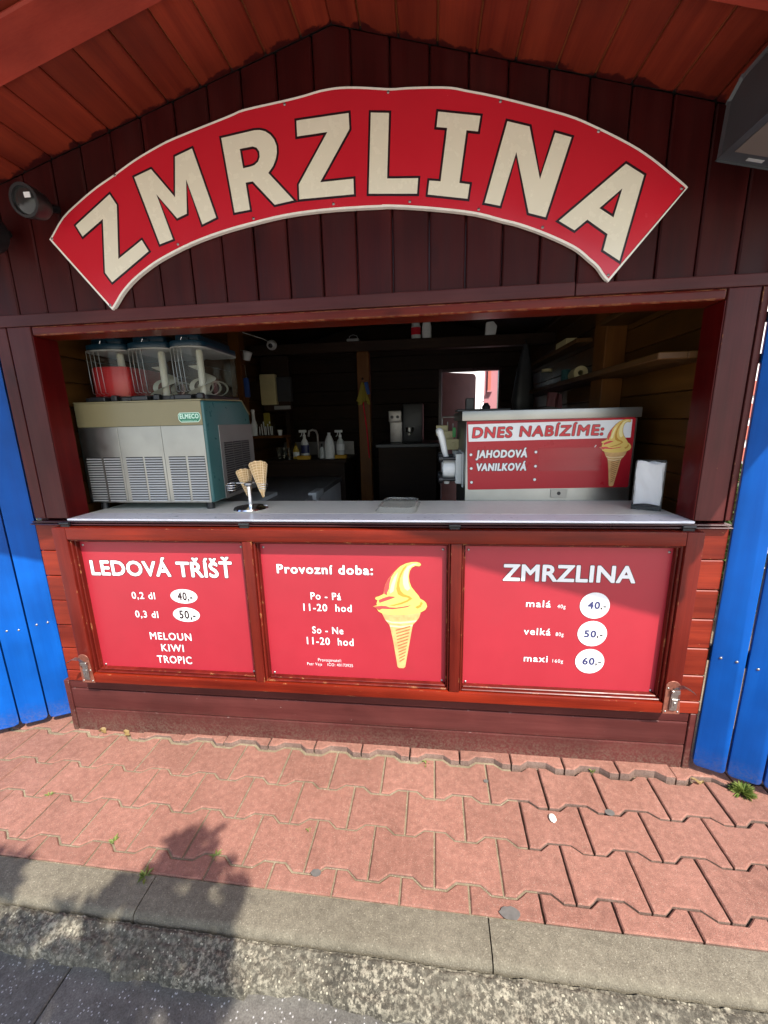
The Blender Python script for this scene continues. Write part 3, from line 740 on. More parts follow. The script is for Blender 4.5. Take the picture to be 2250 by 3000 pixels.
PITCH, DEPTH, AMP, FL, RP = 0.2008, 0.1468, 0.0235, 0.07, 0.0304
def zig(center0, v0, xa, xb):
    """points of a zigzag line: valleys at center0 + k*PITCH, from xa to xb (a peak centre or valley centre each)"""
    pts = []
    k = math.floor((xa - center0) / PITCH) - 1
    while center0 + k * PITCH < xb + PITCH:
        c = center0 + k * PITCH
        pts += [(c - FL / 2, v0), (c + FL / 2, v0), (c + FL / 2 + RP, v0 + AMP), (c + PITCH - FL / 2 - RP, v0 + AMP)]
        k += 1
    def at(x):
        for (x0, y0), (x1, y1) in zip(pts, pts[1:]):
            if x0 <= x <= x1:
                return y0 + (y1 - y0) * (x - x0) / (x1 - x0)
        return v0
    return [(xa, at(xa))] + [p for p in pts if xa + 1e-4 < p[0] < xb - 1e-4] + [(xb, at(xb))]

def paver_mesh(poly, gap=0.0030, h=0.055):
    fine = []
    sd = rnd.uniform(0, 90)
    for i in range(len(poly)):
        p, q_ = Vector(poly[i]), Vector(poly[(i + 1) % len(poly)])
        k = max(1, int((q_ - p).length / 0.017))
        for j in range(k):
            w = p.lerp(q_, j / k)
            s_ = 0.0011 if j else 0.0006
            fine.append((w.x + s_ * noise.noise(Vector((w.x * 70, w.y * 70, sd))), w.y + s_ * noise.noise(Vector((w.x * 70, w.y * 70, sd + 7)))))
    poly = fine
    outer = offset_poly(poly, -gap)
    inner = offset_poly(poly, -gap - 0.0035)
    n = len(poly)
    vs = [(p[0], p[1], 0) for p in inner] + [(p[0], p[1], -0.0035) for p in outer] + [(p[0], p[1], -h) for p in outer]
    tris = tessellate_polygon([[Vector((p[0], p[1], 0)) for p in inner]])
    fs = []
    for t in tris:
        a, b_, c = (Vector(vs[i]) for i in t)
        fs.append(tuple(t) if (b_ - a).cross(c - a).z > 0 else tuple(t)[::-1])
    for i in range(n):
        j = (i + 1) % n
        fs.append((n + i, n + j, j, i))
        fs.append((2 * n + i, 2 * n + j, n + j, n + i))
    me = bpy.data.meshes.new('paver')
    me.from_pydata(vs, [], fs)
    me.materials.append(M['paver'])
    me.materials.append(M['paver_side'])
    for p in me.polygons:
        if min(vs[i][2] for i in p.vertices) < -0.02:
            p.material_index = 1
    return me

rnd = random.Random(3)
def place_paver(me, x, v, z=0.0, tilt=0.004):
    o = bpy.data.objects.new('paver', me)
    COL.objects.link(o)
    o.parent = pave
    p = ROT @ Vector((x, v, 0))
    o.location = (p.x, p.y, z + rnd.uniform(-0.0012, 0.0012))
    o.rotation_euler = (rnd.uniform(-tilt, tilt), rnd.uniform(-tilt, tilt), TH + rnd.uniform(-0.004, 0.004))
    return o

VALLEY = {1: -0.050, 2: -0.2015, 3: -0.3465, 4: -0.4945}
CEN = {1: -0.250, 2: -0.350, 3: -0.248, 4: -0.350}
shapes = {}
for k in (1, 2, 3):                                     # rows between line k and line k+1
    c0 = CEN[k + 1]
    i = -9
    while c0 + i * PITCH < 1.75:
        xa = c0 + i * PITCH
        xb = xa + PITCH
        top = zig(CEN[k], VALLEY[k], xa, xb)
        bot = zig(CEN[k + 1], VALLEY[k + 1], xa, xb)
        poly = [(p[0] - xa, p[1] - VALLEY[k + 1]) for p in bot] + [(p[0] - xa, p[1] - VALLEY[k + 1]) for p in top[::-1]]
        if (k, i % 5) not in shapes:                    # five slightly different worn stones per row, shared along it
            shapes[(k, i % 5)] = paver_mesh(poly, (0.0034, 0.0031, 0.0028)[k - 1])
        me = shapes[(k, i % 5)]
        zz = 0.0
        if k == 1 and xa > 0.3:
            zz = 0.002
        place_paver(me, xa, VALLEY[k + 1], zz)
        i += 1
# last row, cut straight along the kerb
c0 = CEN[4] + PITCH / 2
for i in range(-9, 10):
    xa = c0 + i * PITCH
    top = zig(CEN[4], VALLEY[4], xa, xa + PITCH)
    poly = [(0, -0.549 - VALLEY[4]), (PITCH, -0.549 - VALLEY[4])] + [(p[0] - xa, p[1] - VALLEY[4]) for p in top[::-1]]
    place_paver(paver_mesh(poly), xa, VALLEY[4], 0.0)
# first row against the kiosk, standing a little proud with a gaping joint
for i in range(-9, 10):
    xa = CEN[1] + i * PITCH
    bot = zig(CEN[1], VALLEY[1] + 0.007, xa, xa + PITCH)
    xm = xa + PITCH / 2
    inside = -1.6 < xm < 1.05
    yt = (0.022 if inside else VALLEY[1] + DEPTH + 0.01)
    poly = [(p[0] - xa, p[1] - VALLEY[1]) for p in bot] + [(PITCH, yt - VALLEY[1]), (0, yt - VALLEY[1])]
    lift = 0.020 * max(0.0, min(1.0, (xm + 1.3) / 0.6)) * max(0.25, min(1.0, (1.3 - xm) / 0.4))
    o = place_paver(paver_mesh(poly, 0.003), xa, VALLEY[1], lift, 0.008)
# pavers carried on behind the left fence
for r in range(1, 4):
    for i in range(0, 5):
        xa = -2.62 + i * PITCH + (0.1 if r % 2 else 0)
        if xa + PITCH < -1.62:
            poly = [(0, 0), (PITCH, 0), (PITCH, DEPTH), (0, DEPTH)]
            place_paver(paver_mesh(poly, 0.003), xa, VALLEY[1] + DEPTH * r + 0.01, 0.0)
db = MB()
nx, ny = 40, 16
vv = []
for j in range(ny + 1):
    for i in range(nx + 1):
        x = 1.045 + i * 0.05
        y = -0.02 - 0.42 * (x - 1.045) * 0.35 + j * 0.09
        vv.append((x, y, 0.012 * noise.noise(Vector((x * 9, y * 9, 0))) - 0.006 if j else -0.02))
db.raw(vv, [(j * (nx + 1) + i, j * (nx + 1) + i + 1, (j + 1) * (nx + 1) + i + 1, (j + 1) * (nx + 1) + i) for j in range(ny) for i in range(nx)])
structure('dirt', db.build('dirt', M['dirt'], smooth=180))

kerb = structure('kerb')
KX = [-2.81, -1.805, -0.80, 0.2, 1.205, 2.21]
for xa, xb in zip(KX, KX[1:]):
    ys, yb = -0.655, -0.5515
    m = MB()
    rk = random.Random(int(xa * 100))
    prof = [(yb, -0.0005), (ys + 0.018, -0.0015), (ys + 0.008, -0.005), (ys + 0.002, -0.013), (ys, -0.026), (ys, -0.085), (yb, -0.085)]
    vs, fs = [], []
    n = 40
    for i in range(n + 1):
        x = xa + 0.0018 + (xb - xa - 0.0036) * i / n
        for j, (y, z) in enumerate(prof):
            dx = 0.0
            if 1 <= j <= 4:
                dx = 0.0028 * noise.noise(Vector((x * 14, j * 3.3, xa))) + 0.0018 * noise.noise(Vector((x * 55, j * 9.3, xa)))
            vs.append((x, y + dx, z + dx * 0.4))
    q = len(prof)
    for i in range(n):
        for j in range(q):
            fs.append((i * q + j, i * q + (j + 1) % q, (i + 1) * q + (j + 1) % q, (i + 1) * q + j))
    fs += [tuple(range(q)), tuple(range(n * q, n * q + q))[::-1]]
    vs = [tuple(ROT @ Vector(v)) for v in vs]
    m.raw(vs, fs)
    m.build('kerb_stone', M['kerb'], kerb, smooth=40)

# broken rough concrete gutter strip in front of the kerb
def gut_edge(x):
    return -0.742 + 0.010 * noise.noise(Vector((x * 5, 0.3, 0))) + 0.010 * noise.noise(Vector((x * 17, 1.7, 0))) + 0.004 * noise.noise(Vector((x * 60, 4.0, 0))) + (-0.014 if -0.79 < x < -0.42 else 0) - max(0, x + 0.2) * 0.06
gx0, gx1, st = -2.6, 2.2, 0.006
nxg = int((gx1 - gx0) / st)
rows = 24
vs, fs = [], []
for i in range(nxg + 1):
    x = gx0 + i * st
    e = gut_edge(x)
    for j in range(rows + 1):
        t = j / rows
        y = -0.6615 + (e + 0.6615) * t
        h = 0.0055 * noise.noise(Vector((x * 30, y * 30, 2))) + 0.0055 * noise.noise(Vector((x * 85, y * 85, 5))) + 0.004 * noise.noise(Vector((x * 8, y * 8, 9)))
        z = -0.0125 - 0.024 * t + h
        if t < 0.05:
            z -= 0.006
        if t > 0.9:
            z -= 0.016 * ((t - 0.9) / 0.1) ** 2
        vs.append(tuple(ROT @ Vector((x, y, z))))
    vs.append(tuple(ROT @ Vector((x, e - 0.004, -0.085))))
q = rows + 2
for i in range(nxg):
    for j in range(q - 1):
        fs.append((i * q + j, i * q + j + 1, (i + 1) * q + j + 1, (i + 1) * q + j))
me = bpy.data.meshes.new('gutter')
me.from_pydata(vs, [], fs)
me.materials.append(M['rough'])
me.shade_smooth()
structure('gutter', link('gutter', me))

road = structure('road')
def slab(xs, y0, y1):
    for (xa, ya), (xb, yb2) in zip(xs, xs[1:]):
        pass
for xa, xb in ((-2.9, -1.72), (-1.72, -0.915), (-0.915, 0.30), (0.30, 1.5), (1.5, 2.7)):
    m = MB()
    m.box(xa + 0.002, xb - 0.002, -1.55, -0.730, -0.095, -0.058 + rnd.uniform(-0.002, 0.002), 0.004, 1, rot=ROT)
    m.build('road_slab', M['asphalt'], road)
b = MB()
b.raw([(-30, -14, -0.090), (30, -14, -0.090), (30, -0.7, -0.090), (-30, -0.7, -0.090)], [(0, 1, 2, 3)])
b.build('road_bed', M['bounce_paving'], road)['kind'] = 'stuff'
for xa in range(-4, 5):
    for yr in range(4):
        m = MB()
        m.box(xa * 1.1 + 0.003, xa * 1.1 + 1.097, -1.56 - 1.0 * (yr + 1), -1.56 - 1.0 * yr - 0.004, -0.095, -0.060, 0.004, 1, rot=ROT)
        m.build('road_slab', M['bounce_paving'], road)

# ------------------------------------------------------------------ the kiosk
kiosk = thing('kiosk', 'dark red wooden ice cream kiosk with a gabled roof and open serving window', 'kiosk', (-0.26, 0.0, 0.0))
AX, AZ, SL = -0.257, 2.476, 0.268                       # soffit ridge and slope
def soffit_z(x):
    return AZ - SL * abs(x - AX)

# gable boards
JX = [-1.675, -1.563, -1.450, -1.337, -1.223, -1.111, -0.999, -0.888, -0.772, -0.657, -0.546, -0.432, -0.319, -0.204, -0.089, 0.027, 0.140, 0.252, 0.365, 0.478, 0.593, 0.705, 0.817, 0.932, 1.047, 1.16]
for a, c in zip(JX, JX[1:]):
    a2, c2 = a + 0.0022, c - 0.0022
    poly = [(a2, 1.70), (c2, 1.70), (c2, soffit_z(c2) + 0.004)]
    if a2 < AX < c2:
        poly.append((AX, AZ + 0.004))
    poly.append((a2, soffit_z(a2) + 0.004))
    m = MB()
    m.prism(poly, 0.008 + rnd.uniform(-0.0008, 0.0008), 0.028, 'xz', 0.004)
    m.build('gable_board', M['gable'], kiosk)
m = MB()
m.prism([(-1.66, 1.70), (1.14, 1.70), (1.14, soffit_z(1.14)), (AX, AZ), (-1.66, soffit_z(-1.66))], 0.030, 0.10)
m.build('gable_backing', M['darktrim'], kiosk)

# soffit boards, running out from the wall over the counter
YF = -0.80
SX_L = [-0.348, -0.459, -0.567, -0.672, -0.784, -0.891, -0.994, -1.106, -1.211, -1.318, -1.425, -1.53, -1.64, -1.75, -1.86, -1.97]
SX_R = [-0.171, -0.062, 0.049, 0.160, 0.269, 0.381, 0.486, 0.587, 0.700, 0.809, 0.92, 1.03, 1.14, 1.25, 1.36, 1.43]
for xs in ([AX] + SX_L, [AX] + SX_R):
    for a, c in zip(xs, xs[1:]):
        s = 1 if c > a else -1
        a2, c2 = a + s * 0.0022, c - s * 0.0022
        if a == AX:
            a2 = AX + s * 0.0004
        j = rnd.uniform(-0.001, 0.001)
        m = MB()
        m.prism([(a2, soffit_z(a2) + j), (c2, soffit_z(c2) + j), (c2, soffit_z(c2) + 0.020), (a2, soffit_z(a2) + 0.020)], YF, 0.006, 'xz', 0.0035)
        m.build('soffit_board', M['soffit'], kiosk)
for s, xe in ((-1, -1.97), (1, 1.43)):
    m = MB()
    m.prism([(AX + s * 0.001, AZ + 0.0085), (xe, soffit_z(xe) + 0.0085), (xe, soffit_z(xe) + 0.018), (AX + s * 0.001, AZ + 0.018)], YF + 0.004, 0.002)
    m.build('soffit_tongue', M['tongue'], kiosk)
    m = MB()
    m.prism([(AX, AZ + 0.022), (xe, soffit_z(xe) + 0.022), (xe, soffit_z(xe) + 0.055), (AX, AZ + 0.055)], YF - 0.01, 3.2)
    m.build('roof_slope', M['roof'], kiosk)
    # rafter under the soffit
    m = MB()
    m.prism([(AX + s * 0.004, AZ - 0.012), (xe, soffit_z(xe) - 0.012), (xe, soffit_z(xe) - 0.001), (AX + s * 0.004, AZ - 0.001)], -0.372, -0.248, 'xz', 0.004)
    m.build('rafter', M['rafter'], kiosk)
    # barge board at the front edge of the roof
    m = MB()
    m.prism([(AX + s * 0.001, AZ - 0.09), (xe, soffit_z(xe) - 0.09), (xe, soffit_z(xe) + 0.06), (AX + s * 0.001, AZ + 0.06)], YF - 0.036, YF - 0.012, 'xz', 0.004)
    m.build('barge_board', M['rafter'], kiosk)
m = MB()
m.prism([(AX - 0.50, AZ - 0.09 - SL * 0.50), (AX + 0.50, AZ - 0.09 - SL * 0.50), (AX, AZ - 0.088)], YF - 0.035, YF - 0.013, 'xz', 0.002)
m.build('shadow_plate', M['rafter'], kiosk)  # unseen plate under the barge apex, added so its shadow covers the sill

# ledger board, header, posts
m = MB()
m.box(-1.72, 0.4735, -0.0015, 0.030, 1.716, 1.756, 0.003, 2)
m.build('ledger', M['ledger'], kiosk)
m = MB()
m.box(0.4765, 1.20, -0.0015, 0.030, 1.716, 1.751, 0.003, 2)
m.build('ledger', M['ledger'], kiosk)
m = MB()
m.box(-1.4105, 0.9125, 0.003, 0.104, 1.683, 1.7155, 0.008, 3)
m.build('header_beam', M['header'], kiosk)
for x0, x1, side in ((-1.5065, -1.4125, -1), (0.9145, 1.0035, 1)):
    m = MB()
    m.box(x0, x1, 0.0, 0.098, 0.9995, 1.715, 0.003, 2)
    m.build('corner_post', M['post'], kiosk)
for x0, x1, s in ((-1.411, -1.4085, -1), (0.9105, 0.913, 1)):
    m = MB()
    m.box(x0, x1, 0.003, 0.101, 1.0002, 1.682)
    m.build('jamb_lining', M['jamb'], kiosk)
for x0, x1 in ((-1.562, -1.5135), (1.0105, 1.031)):
    m = MB()
    m.box(x0, x1, 0.002, 0.05, 1.0, 1.715, 0.003, 2)
    m.build('post_trim', M['post'], kiosk)
for x0, x1 in ((-1.516, -1.502), (1.0, 1.013)):
    m = MB()
    m.box(x0, x1, 0.014, 0.05, 1.0, 1.715)
    m.build('groove_strip', M['darktrim'], kiosk)

# front planks below the counter
ZJ = [0.2545, 0.308, 0.417, 0.527, 0.641, 0.752, 0.862, 0.975]
for a, c in zip(ZJ, ZJ[1:]):
    m = MB()
    m.box(-1.5675, 1.0290, 0.0 + rnd.uniform(0, 0.001), 0.030, a + 0.0015, c - 0.0015, 0.003)
    m.build('front_plank', M['plank'], kiosk)
m = MB()
m.box(-1.565, 1.028, 0.028, 0.06, 0.02, 0.98)
m.build('front_backing', M['darktrim'], kiosk)
# base boards and end posts
for a, c in ((0.216, 0.256), (0.1135, 0.2135), (-0.03, 0.111)):
    m = MB()
    m.box(-1.572, 1.001, 0.006, 0.030, a, c, 0.005, 2)
    m.build('base_board', M['base'], kiosk)
for x0, x1 in ((-1.598, -1.5745), (1.0035, 1.0285)):
    m = MB()
    m.box(x0, x1, 0.003, 0.05, -0.03, 0.2535, 0.002)
    m.build('base_post', M['base'], kiosk)
# sill, its dark nosing and hinges
m = MB()
m.box(-1.4120, 0.9140, -0.006, 0.0985, 0.991, 0.9995, 0.002)
m.build('sill', M['sill'], kiosk)
m = MB()
m.box(-1.562, 1.024, -0.014, 0.02, 0.9845, 0.9905, 0.002)
m.box(-1.566, 1.026, -0.020, 0.0, 0.9765, 0.9815, 0.002)
m.build('sill_nosing', M['darktrim'], kiosk)
m = MB()
m.box(-1.412, 0.914, 0.099, 0.365, 0.965, 0.9990, 0.003)
m.build('counter', M['counter'], kiosk)
for hx in (-1.405, -0.662, 0.118, 0.885):
    m = MB()
    m.tube([(hx - 0.020, -0.026, 0.985), (hx + 0.020, -0.026, 0.985)], 0.0058, 10)
    m.box(hx - 0.018, hx + 0.018, -0.027, -0.02, 0.972, 0.984)
    m.build('hinge', M['blackmetal'], kiosk, smooth=40)

# serving hatch, hinged down, with three framed fields
hatch = part('serving_hatch', kiosk)
hatch.location = (0, 0, 0)
YH0, YH1 = -0.045, -0.0015
LO, LI, RI, RO = -1.449, -1.391, 0.873, 0.927
MU = ((-0.668, -0.631), (0.1047, 0.1432))
ZT, ZTl, ZBt, ZB = 0.9717, 0.9236, 0.330, 0.2872
def hbox(name, x0, x1, z0, z1, mat, y0=YH0, y1=YH1, bev=0.004):
    m = MB()
    m.box(x0, x1, y0, y1, z0, z1, bev, 2)
    return m.build(name, mat, hatch, smooth=50)
hbox('rail', LI + 0.0006, RI - 0.0006, ZTl, ZT, M['frame_x'])
hbox('rail', LO + 0.002, RO - 0.002, ZB, ZBt - 0.0006, M['frame_x'])
hbox('stile', LO, LI, ZBt, ZT, M['frame_z'])
hbox('stile', RI, RO, ZBt, ZT, M['frame_z'])
for a, c in MU:
    hbox('mullion', a, c, ZBt, ZTl - 0.0006, M['frame_z'])
FIELDS = ((LI, MU[0][0]), (MU[0][1], MU[1][0]), (MU[1][1], RI))
for a, c in FIELDS:
    for k, (ins, yy) in enumerate(((0.008, -0.036), (0.014, -0.024))):
        m = MB()
        i0 = 0.0005 if k == 0 else 0.0082
        for bx in ((a + i0, a + ins, ZBt + i0, ZTl - i0), (c - ins, c - i0, ZBt + i0, ZTl - i0), (a + ins + 0.0003, c - ins - 0.0003, ZBt + i0, ZBt + ins), (a + ins + 0.0003, c - ins - 0.0003, ZTl - ins, ZTl - i0)):
            m.box(bx[0], bx[1], yy, YH1, bx[2], bx[3], 0.0025)
        m.build('moulding', M['frame_z'], hatch)

def hasp(cx, z0, s):
    """rusty lever latch screwed over the lower corner of the hatch"""
    y = YH0
    h = part('hasp', kiosk)
    m = MB()
    poly = [(cx - 0.028, z0)] + [(cx + 0.030, z0)] + [(cx + 0.022, z0 + 0.10)]
    poly += [(cx - 0.004 + 0.026 * math.cos(t), z0 + 0.108 + 0.026 * math.sin(t)) for t in [0.2 + k * 0.42 for k in range(7)]]
    m.prism(poly, y - 0.0035, y - 0.0003, 'xz', 0.0008)
    m.build('latch_plate', M['rust'], h)
    m = MB()
    m.box(cx - 0.010, cx + 0.014, y - 0.010, y - 0.0038, z0 + 0.018, z0 + 0.085, 0.0015)
    m.box(cx - 0.008, cx + 0.012, y - 0.014, y - 0.0102, z0 + 0.030, z0 + 0.068, 0.0015)
    m.box(cx - 0.002, cx + 0.006, y - 0.016, y - 0.0142, z0 + 0.042, z0 + 0.056, 0.0008)
    m.box(cx - 0.012, cx + 0.016, y - 0.016, y - 0.0038, z0 + 0.087, z0 + 0.102, 0.002)
    m.build('latch_lever', M['steel_dark'], h)
    m = MB()
    pts = [(cx, y - 0.012, z0 + 0.104), (cx + s * 0.004, y - 0.022, z0 + 0.122), (cx + s * 0.014, y - 0.032, z0 + 0.131), (cx + s * 0.034, y - 0.036, z0 + 0.122), (cx + s * 0.046, y - 0.036, z0 + 0.112)]
    for p, p2 in zip(pts, pts[1:]):
        p, p2 = Vector(p), Vector(p2)
        w = Vector((0.0, 0.010, 0.0)) if abs(p2.x - p.x) > 0.008 else Vector((0.010, 0, 0))
        d = Vector((0, -0.002, 0.002))
        m.raw([p - w, p + w, p2 + w, p2 - w, p - w + d, p + w + d, p2 + w + d, p2 - w + d], [(0, 1, 2, 3), (7, 6, 5, 4), (0, 4, 5, 1), (1, 5, 6, 2), (2, 6, 7, 3), (3, 7, 4, 0)])
    m.build('latch_hook', M['steel'], h, smooth=60)
    for dx, dz in ((-0.020, 0.010), (0.022, 0.010), (-0.020, 0.105), (0.020, 0.060)):
        m = MB()
        m.lathe([(0, 0.0024), (0.0026, 0.0018), (0.0036, 0), ], (cx + dx, y - 0.0036, z0 + dz), (0, -1, 0), 10)
        m.build('screw', M['steel'], h, smooth=60)
hasp(-1.420, 0.288, -1)
hasp(0.901, 0.289, 1)

# kiosk interior shell
m = MB(); m.box(-1.545, 1.03, 0.06, 3.05, 0.02, 0.08); m.build('floor', M['greydark'], kiosk)
for x0, x1 in ((-1.53, -1.50), (0.985, 1.015)):
    z = 0.08
    while z < 2.2:
        m = MB()
        m.box(x0, x1, 0.10, 3.0, z + 0.001, min(z + 0.1045, 2.2) - 0.0015, 0.004)
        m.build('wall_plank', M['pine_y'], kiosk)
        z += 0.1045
for x0, x1 in ((-1.565, -1.532), (1.017, 1.03)):
    m = MB(); m.box(x0, x1, 0.032, 3.04, 0.0, 2.2); m.build('side_wall', M['gable'], kiosk)
z = 0.08
k = 0
while z < 2.44:
    z1 = 1.8605 if 1.6 < z < 1.8 and z + 0.145 > 1.80 else min(max(z, 1.862 if 1.80 < z < 1.84 else 0) + 0.145, 2.44)
    if 1.80 < z < 1.84:
        z = 1.862
    segs = [(-1.50, 0.985)] if z >= 1.80 else [(-1.50, 0.150), (0.722, 0.985)]
    for a, c in segs:
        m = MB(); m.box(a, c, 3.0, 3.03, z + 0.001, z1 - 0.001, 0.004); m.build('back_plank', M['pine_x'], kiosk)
    z = z1
for a, c, z0, z1 in ((-1.545, 0.140, 0.0, 1.845), (0.730, 1.03, 0.0, 1.845), (-1.545, 1.03, 1.8455, 2.44)):
    m = MB(); m.box(a, c, 3.0305, 3.045, z0, z1); m.build('back_wall', M['pine_x'], kiosk)
for x0, x1, z0, z1 in ((0.118, 0.150, 0.08, 1.86), (0.722, 0.750, 0.08, 1.86), (0.151, 0.721, 1.828, 1.86)):
    m = MB(); m.box(x0, x1, 2.975, 3.04, z0, z1, 0.003); m.build('door_frame', M['darktrim'], kiosk)
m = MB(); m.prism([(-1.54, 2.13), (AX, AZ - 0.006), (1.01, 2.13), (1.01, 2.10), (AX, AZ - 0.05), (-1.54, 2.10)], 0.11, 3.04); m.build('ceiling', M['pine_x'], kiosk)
m = MB(); m.box(-1.498, 0.983, 2.0, 2.085, 1.905, 1.985, 0.004); m.build('cross_beam', M['pine_x'], kiosk)
m = MB(); m.box(-0.563, -0.463, 2.0, 2.085, 0.08, 1.904, 0.004); m.build('inner_post', M['pine_z'], kiosk)
m = MB(); m.box(-1.499, -1.41, 1.70, 1.79, 0.08, 2.1, 0.004); m.build('inner_post', M['pine_z'], kiosk)
m = MB(); m.box(0.885, 0.984, 0.80, 0.95, 0.08, 2.1, 0.004); m.build('inner_post', M['pine_z'], kiosk)
m = MB(); m.box(-1.30, -1.265, 2.30, 2.42, 0.08, 1.9, 0.004); m.build('inner_post', M['pine_x'], kiosk)
m = MB(); m.box(0.79, 0.884, 0.105, 2.4, 1.532, 1.556, 0.003); m.box(0.884, 0.984, 0.105, 0.795, 1.532, 1.556, 0.003); m.box(0.884, 0.984, 0.955, 2.4, 1.532, 1.556, 0.003); m.build('wall_shelf', M['shelf'], kiosk)
m = MB(); m.box(0.80, 0.883, 0.96, 2.4, 1.735, 1.757, 0.003); m.build('wall_shelf', M['shelf'], kiosk)
m = MB(); m.box(0.845, 0.984, 0.105, 0.79, 1.775, 1.80, 0.003); m.build('wall_shelf', M['shelf'], kiosk)

# ------------------------------------------------------------------ big curved sign
def smooth_open(pts, k=4):
    out = []
    n = len(pts)
    for i in range(n - 1):
        p0, p1, p2, p3 = (Vector(pts[max(0, i - 1)]), Vector(pts[i]), Vector(pts[i + 1]), Vector(pts[min(n - 1, i + 2)]))
        for q in range(k):
            t = q / k
            out.append(tuple(0.5 * ((2 * p1) + (p2 - p0) * t + (2 * p0 - 5 * p1 + 4 * p2 - p3) * t * t + (3 * p1 - p0 - 3 * p2 + p3) * t ** 3)))
    out.append(tuple(pts[-1]))
    return out
_ci = max(range(len(SIGN_EDGE)), key=lambda i: SIGN_EDGE[i][0])
SIGN_EDGE = smooth_open(SIGN_EDGE[:_ci + 1], 3) + smooth_open(SIGN_EDGE[_ci + 1:], 3)
sign = thing('name_sign', 'large curved red sign reading ZMRZLINA in cream letters under the gable', 'sign', (-0.25, -0.002, 1.75))
m = MB(); m.prism(SIGN_EDGE, -0.0105, 0.004, 'xz'); m.build('sign_board', M['sign_edge'], sign)
m = MB(); m.flat(offset_poly(SIGN_EDGE, -0.0062), -0.0112); m.build('sign_face', M['sign_red'], sign, fix=False)
for ch, o_, h_ in SIGN_LETTERS:
    m = MB(); m.flat(offset_poly(o_, 0.0064), -0.0117, offset_poly(h_, -0.0064) if h_ else None)
    ol = m.build('letter_outline', M['ink'], sign, fix=False)
    m = MB(); m.flat(o_, -0.0122, h_); m.build('letter', M['sign_cream'], sign, fix=False)
for x, z in SIGN_SCREWS:
    m = MB(); m.lathe([(0, 0.0026), (0.003, 0.002), (0.0045, 0)], (x, -0.0112, z), (0, -1, 0), 10); m.build('screw', M['steel_dark'], sign, smooth=60)

# ------------------------------------------------------------------ three price boards on the hatch
def cone_art(art, y, parent):
    layers = (('cone', 'cone_tan', 0), ('rim1', 'cone_pale', 1), ('rim2', 'cone_pale', 1), ('swirl', 'ice', 2), ('light1', 'ice_pale', 3), ('light2', 'ice_pale', 3), ('shade1', 'ice_dark', 4), ('shade2', 'ice_dark', 4), ('red1', 'ice_red', 5), ('red2', 'ice_red', 5), ('red3', 'ice_red', 5))
    pr = part('cone_picture', parent)
    m = MB(); m.flat(offset_poly(art['swirl'], 0.0012), y + 0.0002); m.build('print_outline', M['cone_brown'], pr, fix=False)
    for k, mt, l in layers:
        m = MB(); m.flat(art[k], y - 0.0003 * l); m.build('print_' + mt.split('_')[0], M[mt], pr, fix=False)
    m = MB()
    for k in art:
        if k.startswith('groove'):
            m.flat(art[k], y - 0.0004)
    m.build('print_grooves', M['cone_brown'], pr, fix=False)

def price_board(x0, x1, label):
    t = thing('price_board', label, 'sign', ((x0 + x1) / 2, -0.003, 0.334), 'red price boards on the serving hatch')
    m = MB(); m.box(x0, x1, -0.0035, -0.0012, 0.3315, 0.905, 0.0008); m.build('board', M['board_red'], t)
    for x in (x0 + 0.018, x1 - 0.018):
        for z in (0.350, 0.890):
            m = MB(); m.lathe([(0, 0.003), (0.0035, 0.0022), (0.005, 0)], (x, -0.0036, z), (0, -1, 0), 12); m.build('screw', M['steel_dark'], t, smooth=60)
    return t
YT = -0.0046
def lines(t, rows, plain_from=None, om=M['ink']):
    for s, x0, x1, zb, cap in rows:
        dark = s[0] in '456' and s.endswith('-') or s in ('40', '50', '60', ',-')
        if dark:
            text('lettering', s, x0, x1, zb, cap, YT - 0.0012, M['inkblue'] if s in ('40', '50', '60') else M['ink'], t, 0.045 if s in ('40', '50', '60') else 0.035)
        else:
            text('lettering', s, x0, x1, zb, cap, YT, M['inkwhite'], t, 0.042 if cap > 0.035 else 0.022 if cap > 0.02 else 0.0, 0.030 if cap > 0.035 else 0.02 if cap > 0.02 else 0.0, om)
p1 = price_board(-1.384, -0.676, 'left red price board headed LEDOVÁ TŘÍŠŤ with two white ovals')
lines(p1, TEXT_1)
p2 = price_board(-0.623, 0.0965, 'middle red board headed Provozní doba with a printed ice cream cone')
lines(p2, TEXT_2)
cone_art(CONE_ART_A, YT, p2)
p3 = price_board(0.1515, 0.8655, 'right red price board headed ZMRZLINA with three white circles')
lines(p3, TEXT_3)
for t, ov in ((p1, OVAL_1), (p3, OVAL_3)):
    for c, rx, rz in ov:
        m = MB(); m.flat(ellipse(c, abs(rx[0] - c[0]), abs(rz[1] - c[1])), YT - 0.0006); m.build('price_patch', M['inkwhite'], t, fix=False)
# ------------------------------------------------------------------ slush machine
sl = thing('slush_machine', 'teal and steel slush machine with three clear bowls at the left end of the counter', 'slush machine', (-1.165, 0.38, 1.0))
prof = [(0.167, 1.030), (0.167, 1.4495), (0.520, 1.461), (0.590, 1.398), (0.612, 1.030)]
m = MB(); m.prism(prof, -1.456, -0.878, 'yz', 0.010, 3); m.build('body', M['teal'], sl, smooth=50)
m = MB(); m.box(-1.447, -0.8875, 0.1635, 0.1665, 1.3535, 1.4495, 0.001); m.build('top_band', M['beige'], sl)
m = MB(); m.prism([(0.1665, 1.4505), (0.528, 1.4625), (0.600, 1.398), (0.606, 1.4005), (0.531, 1.4675), (0.1665, 1.4555)], -1.452, -0.884, 'yz'); m.build('rim', M['beige'], sl)
PX = (-1.447, -1.2685, -1.0735, -0.8875)
LV = ((-1.435, -1.362, -1.353, -1.277), (-1.249, -1.172, -1.164, -1.085), (-1.055, -0.980, -0.970, -0.896))
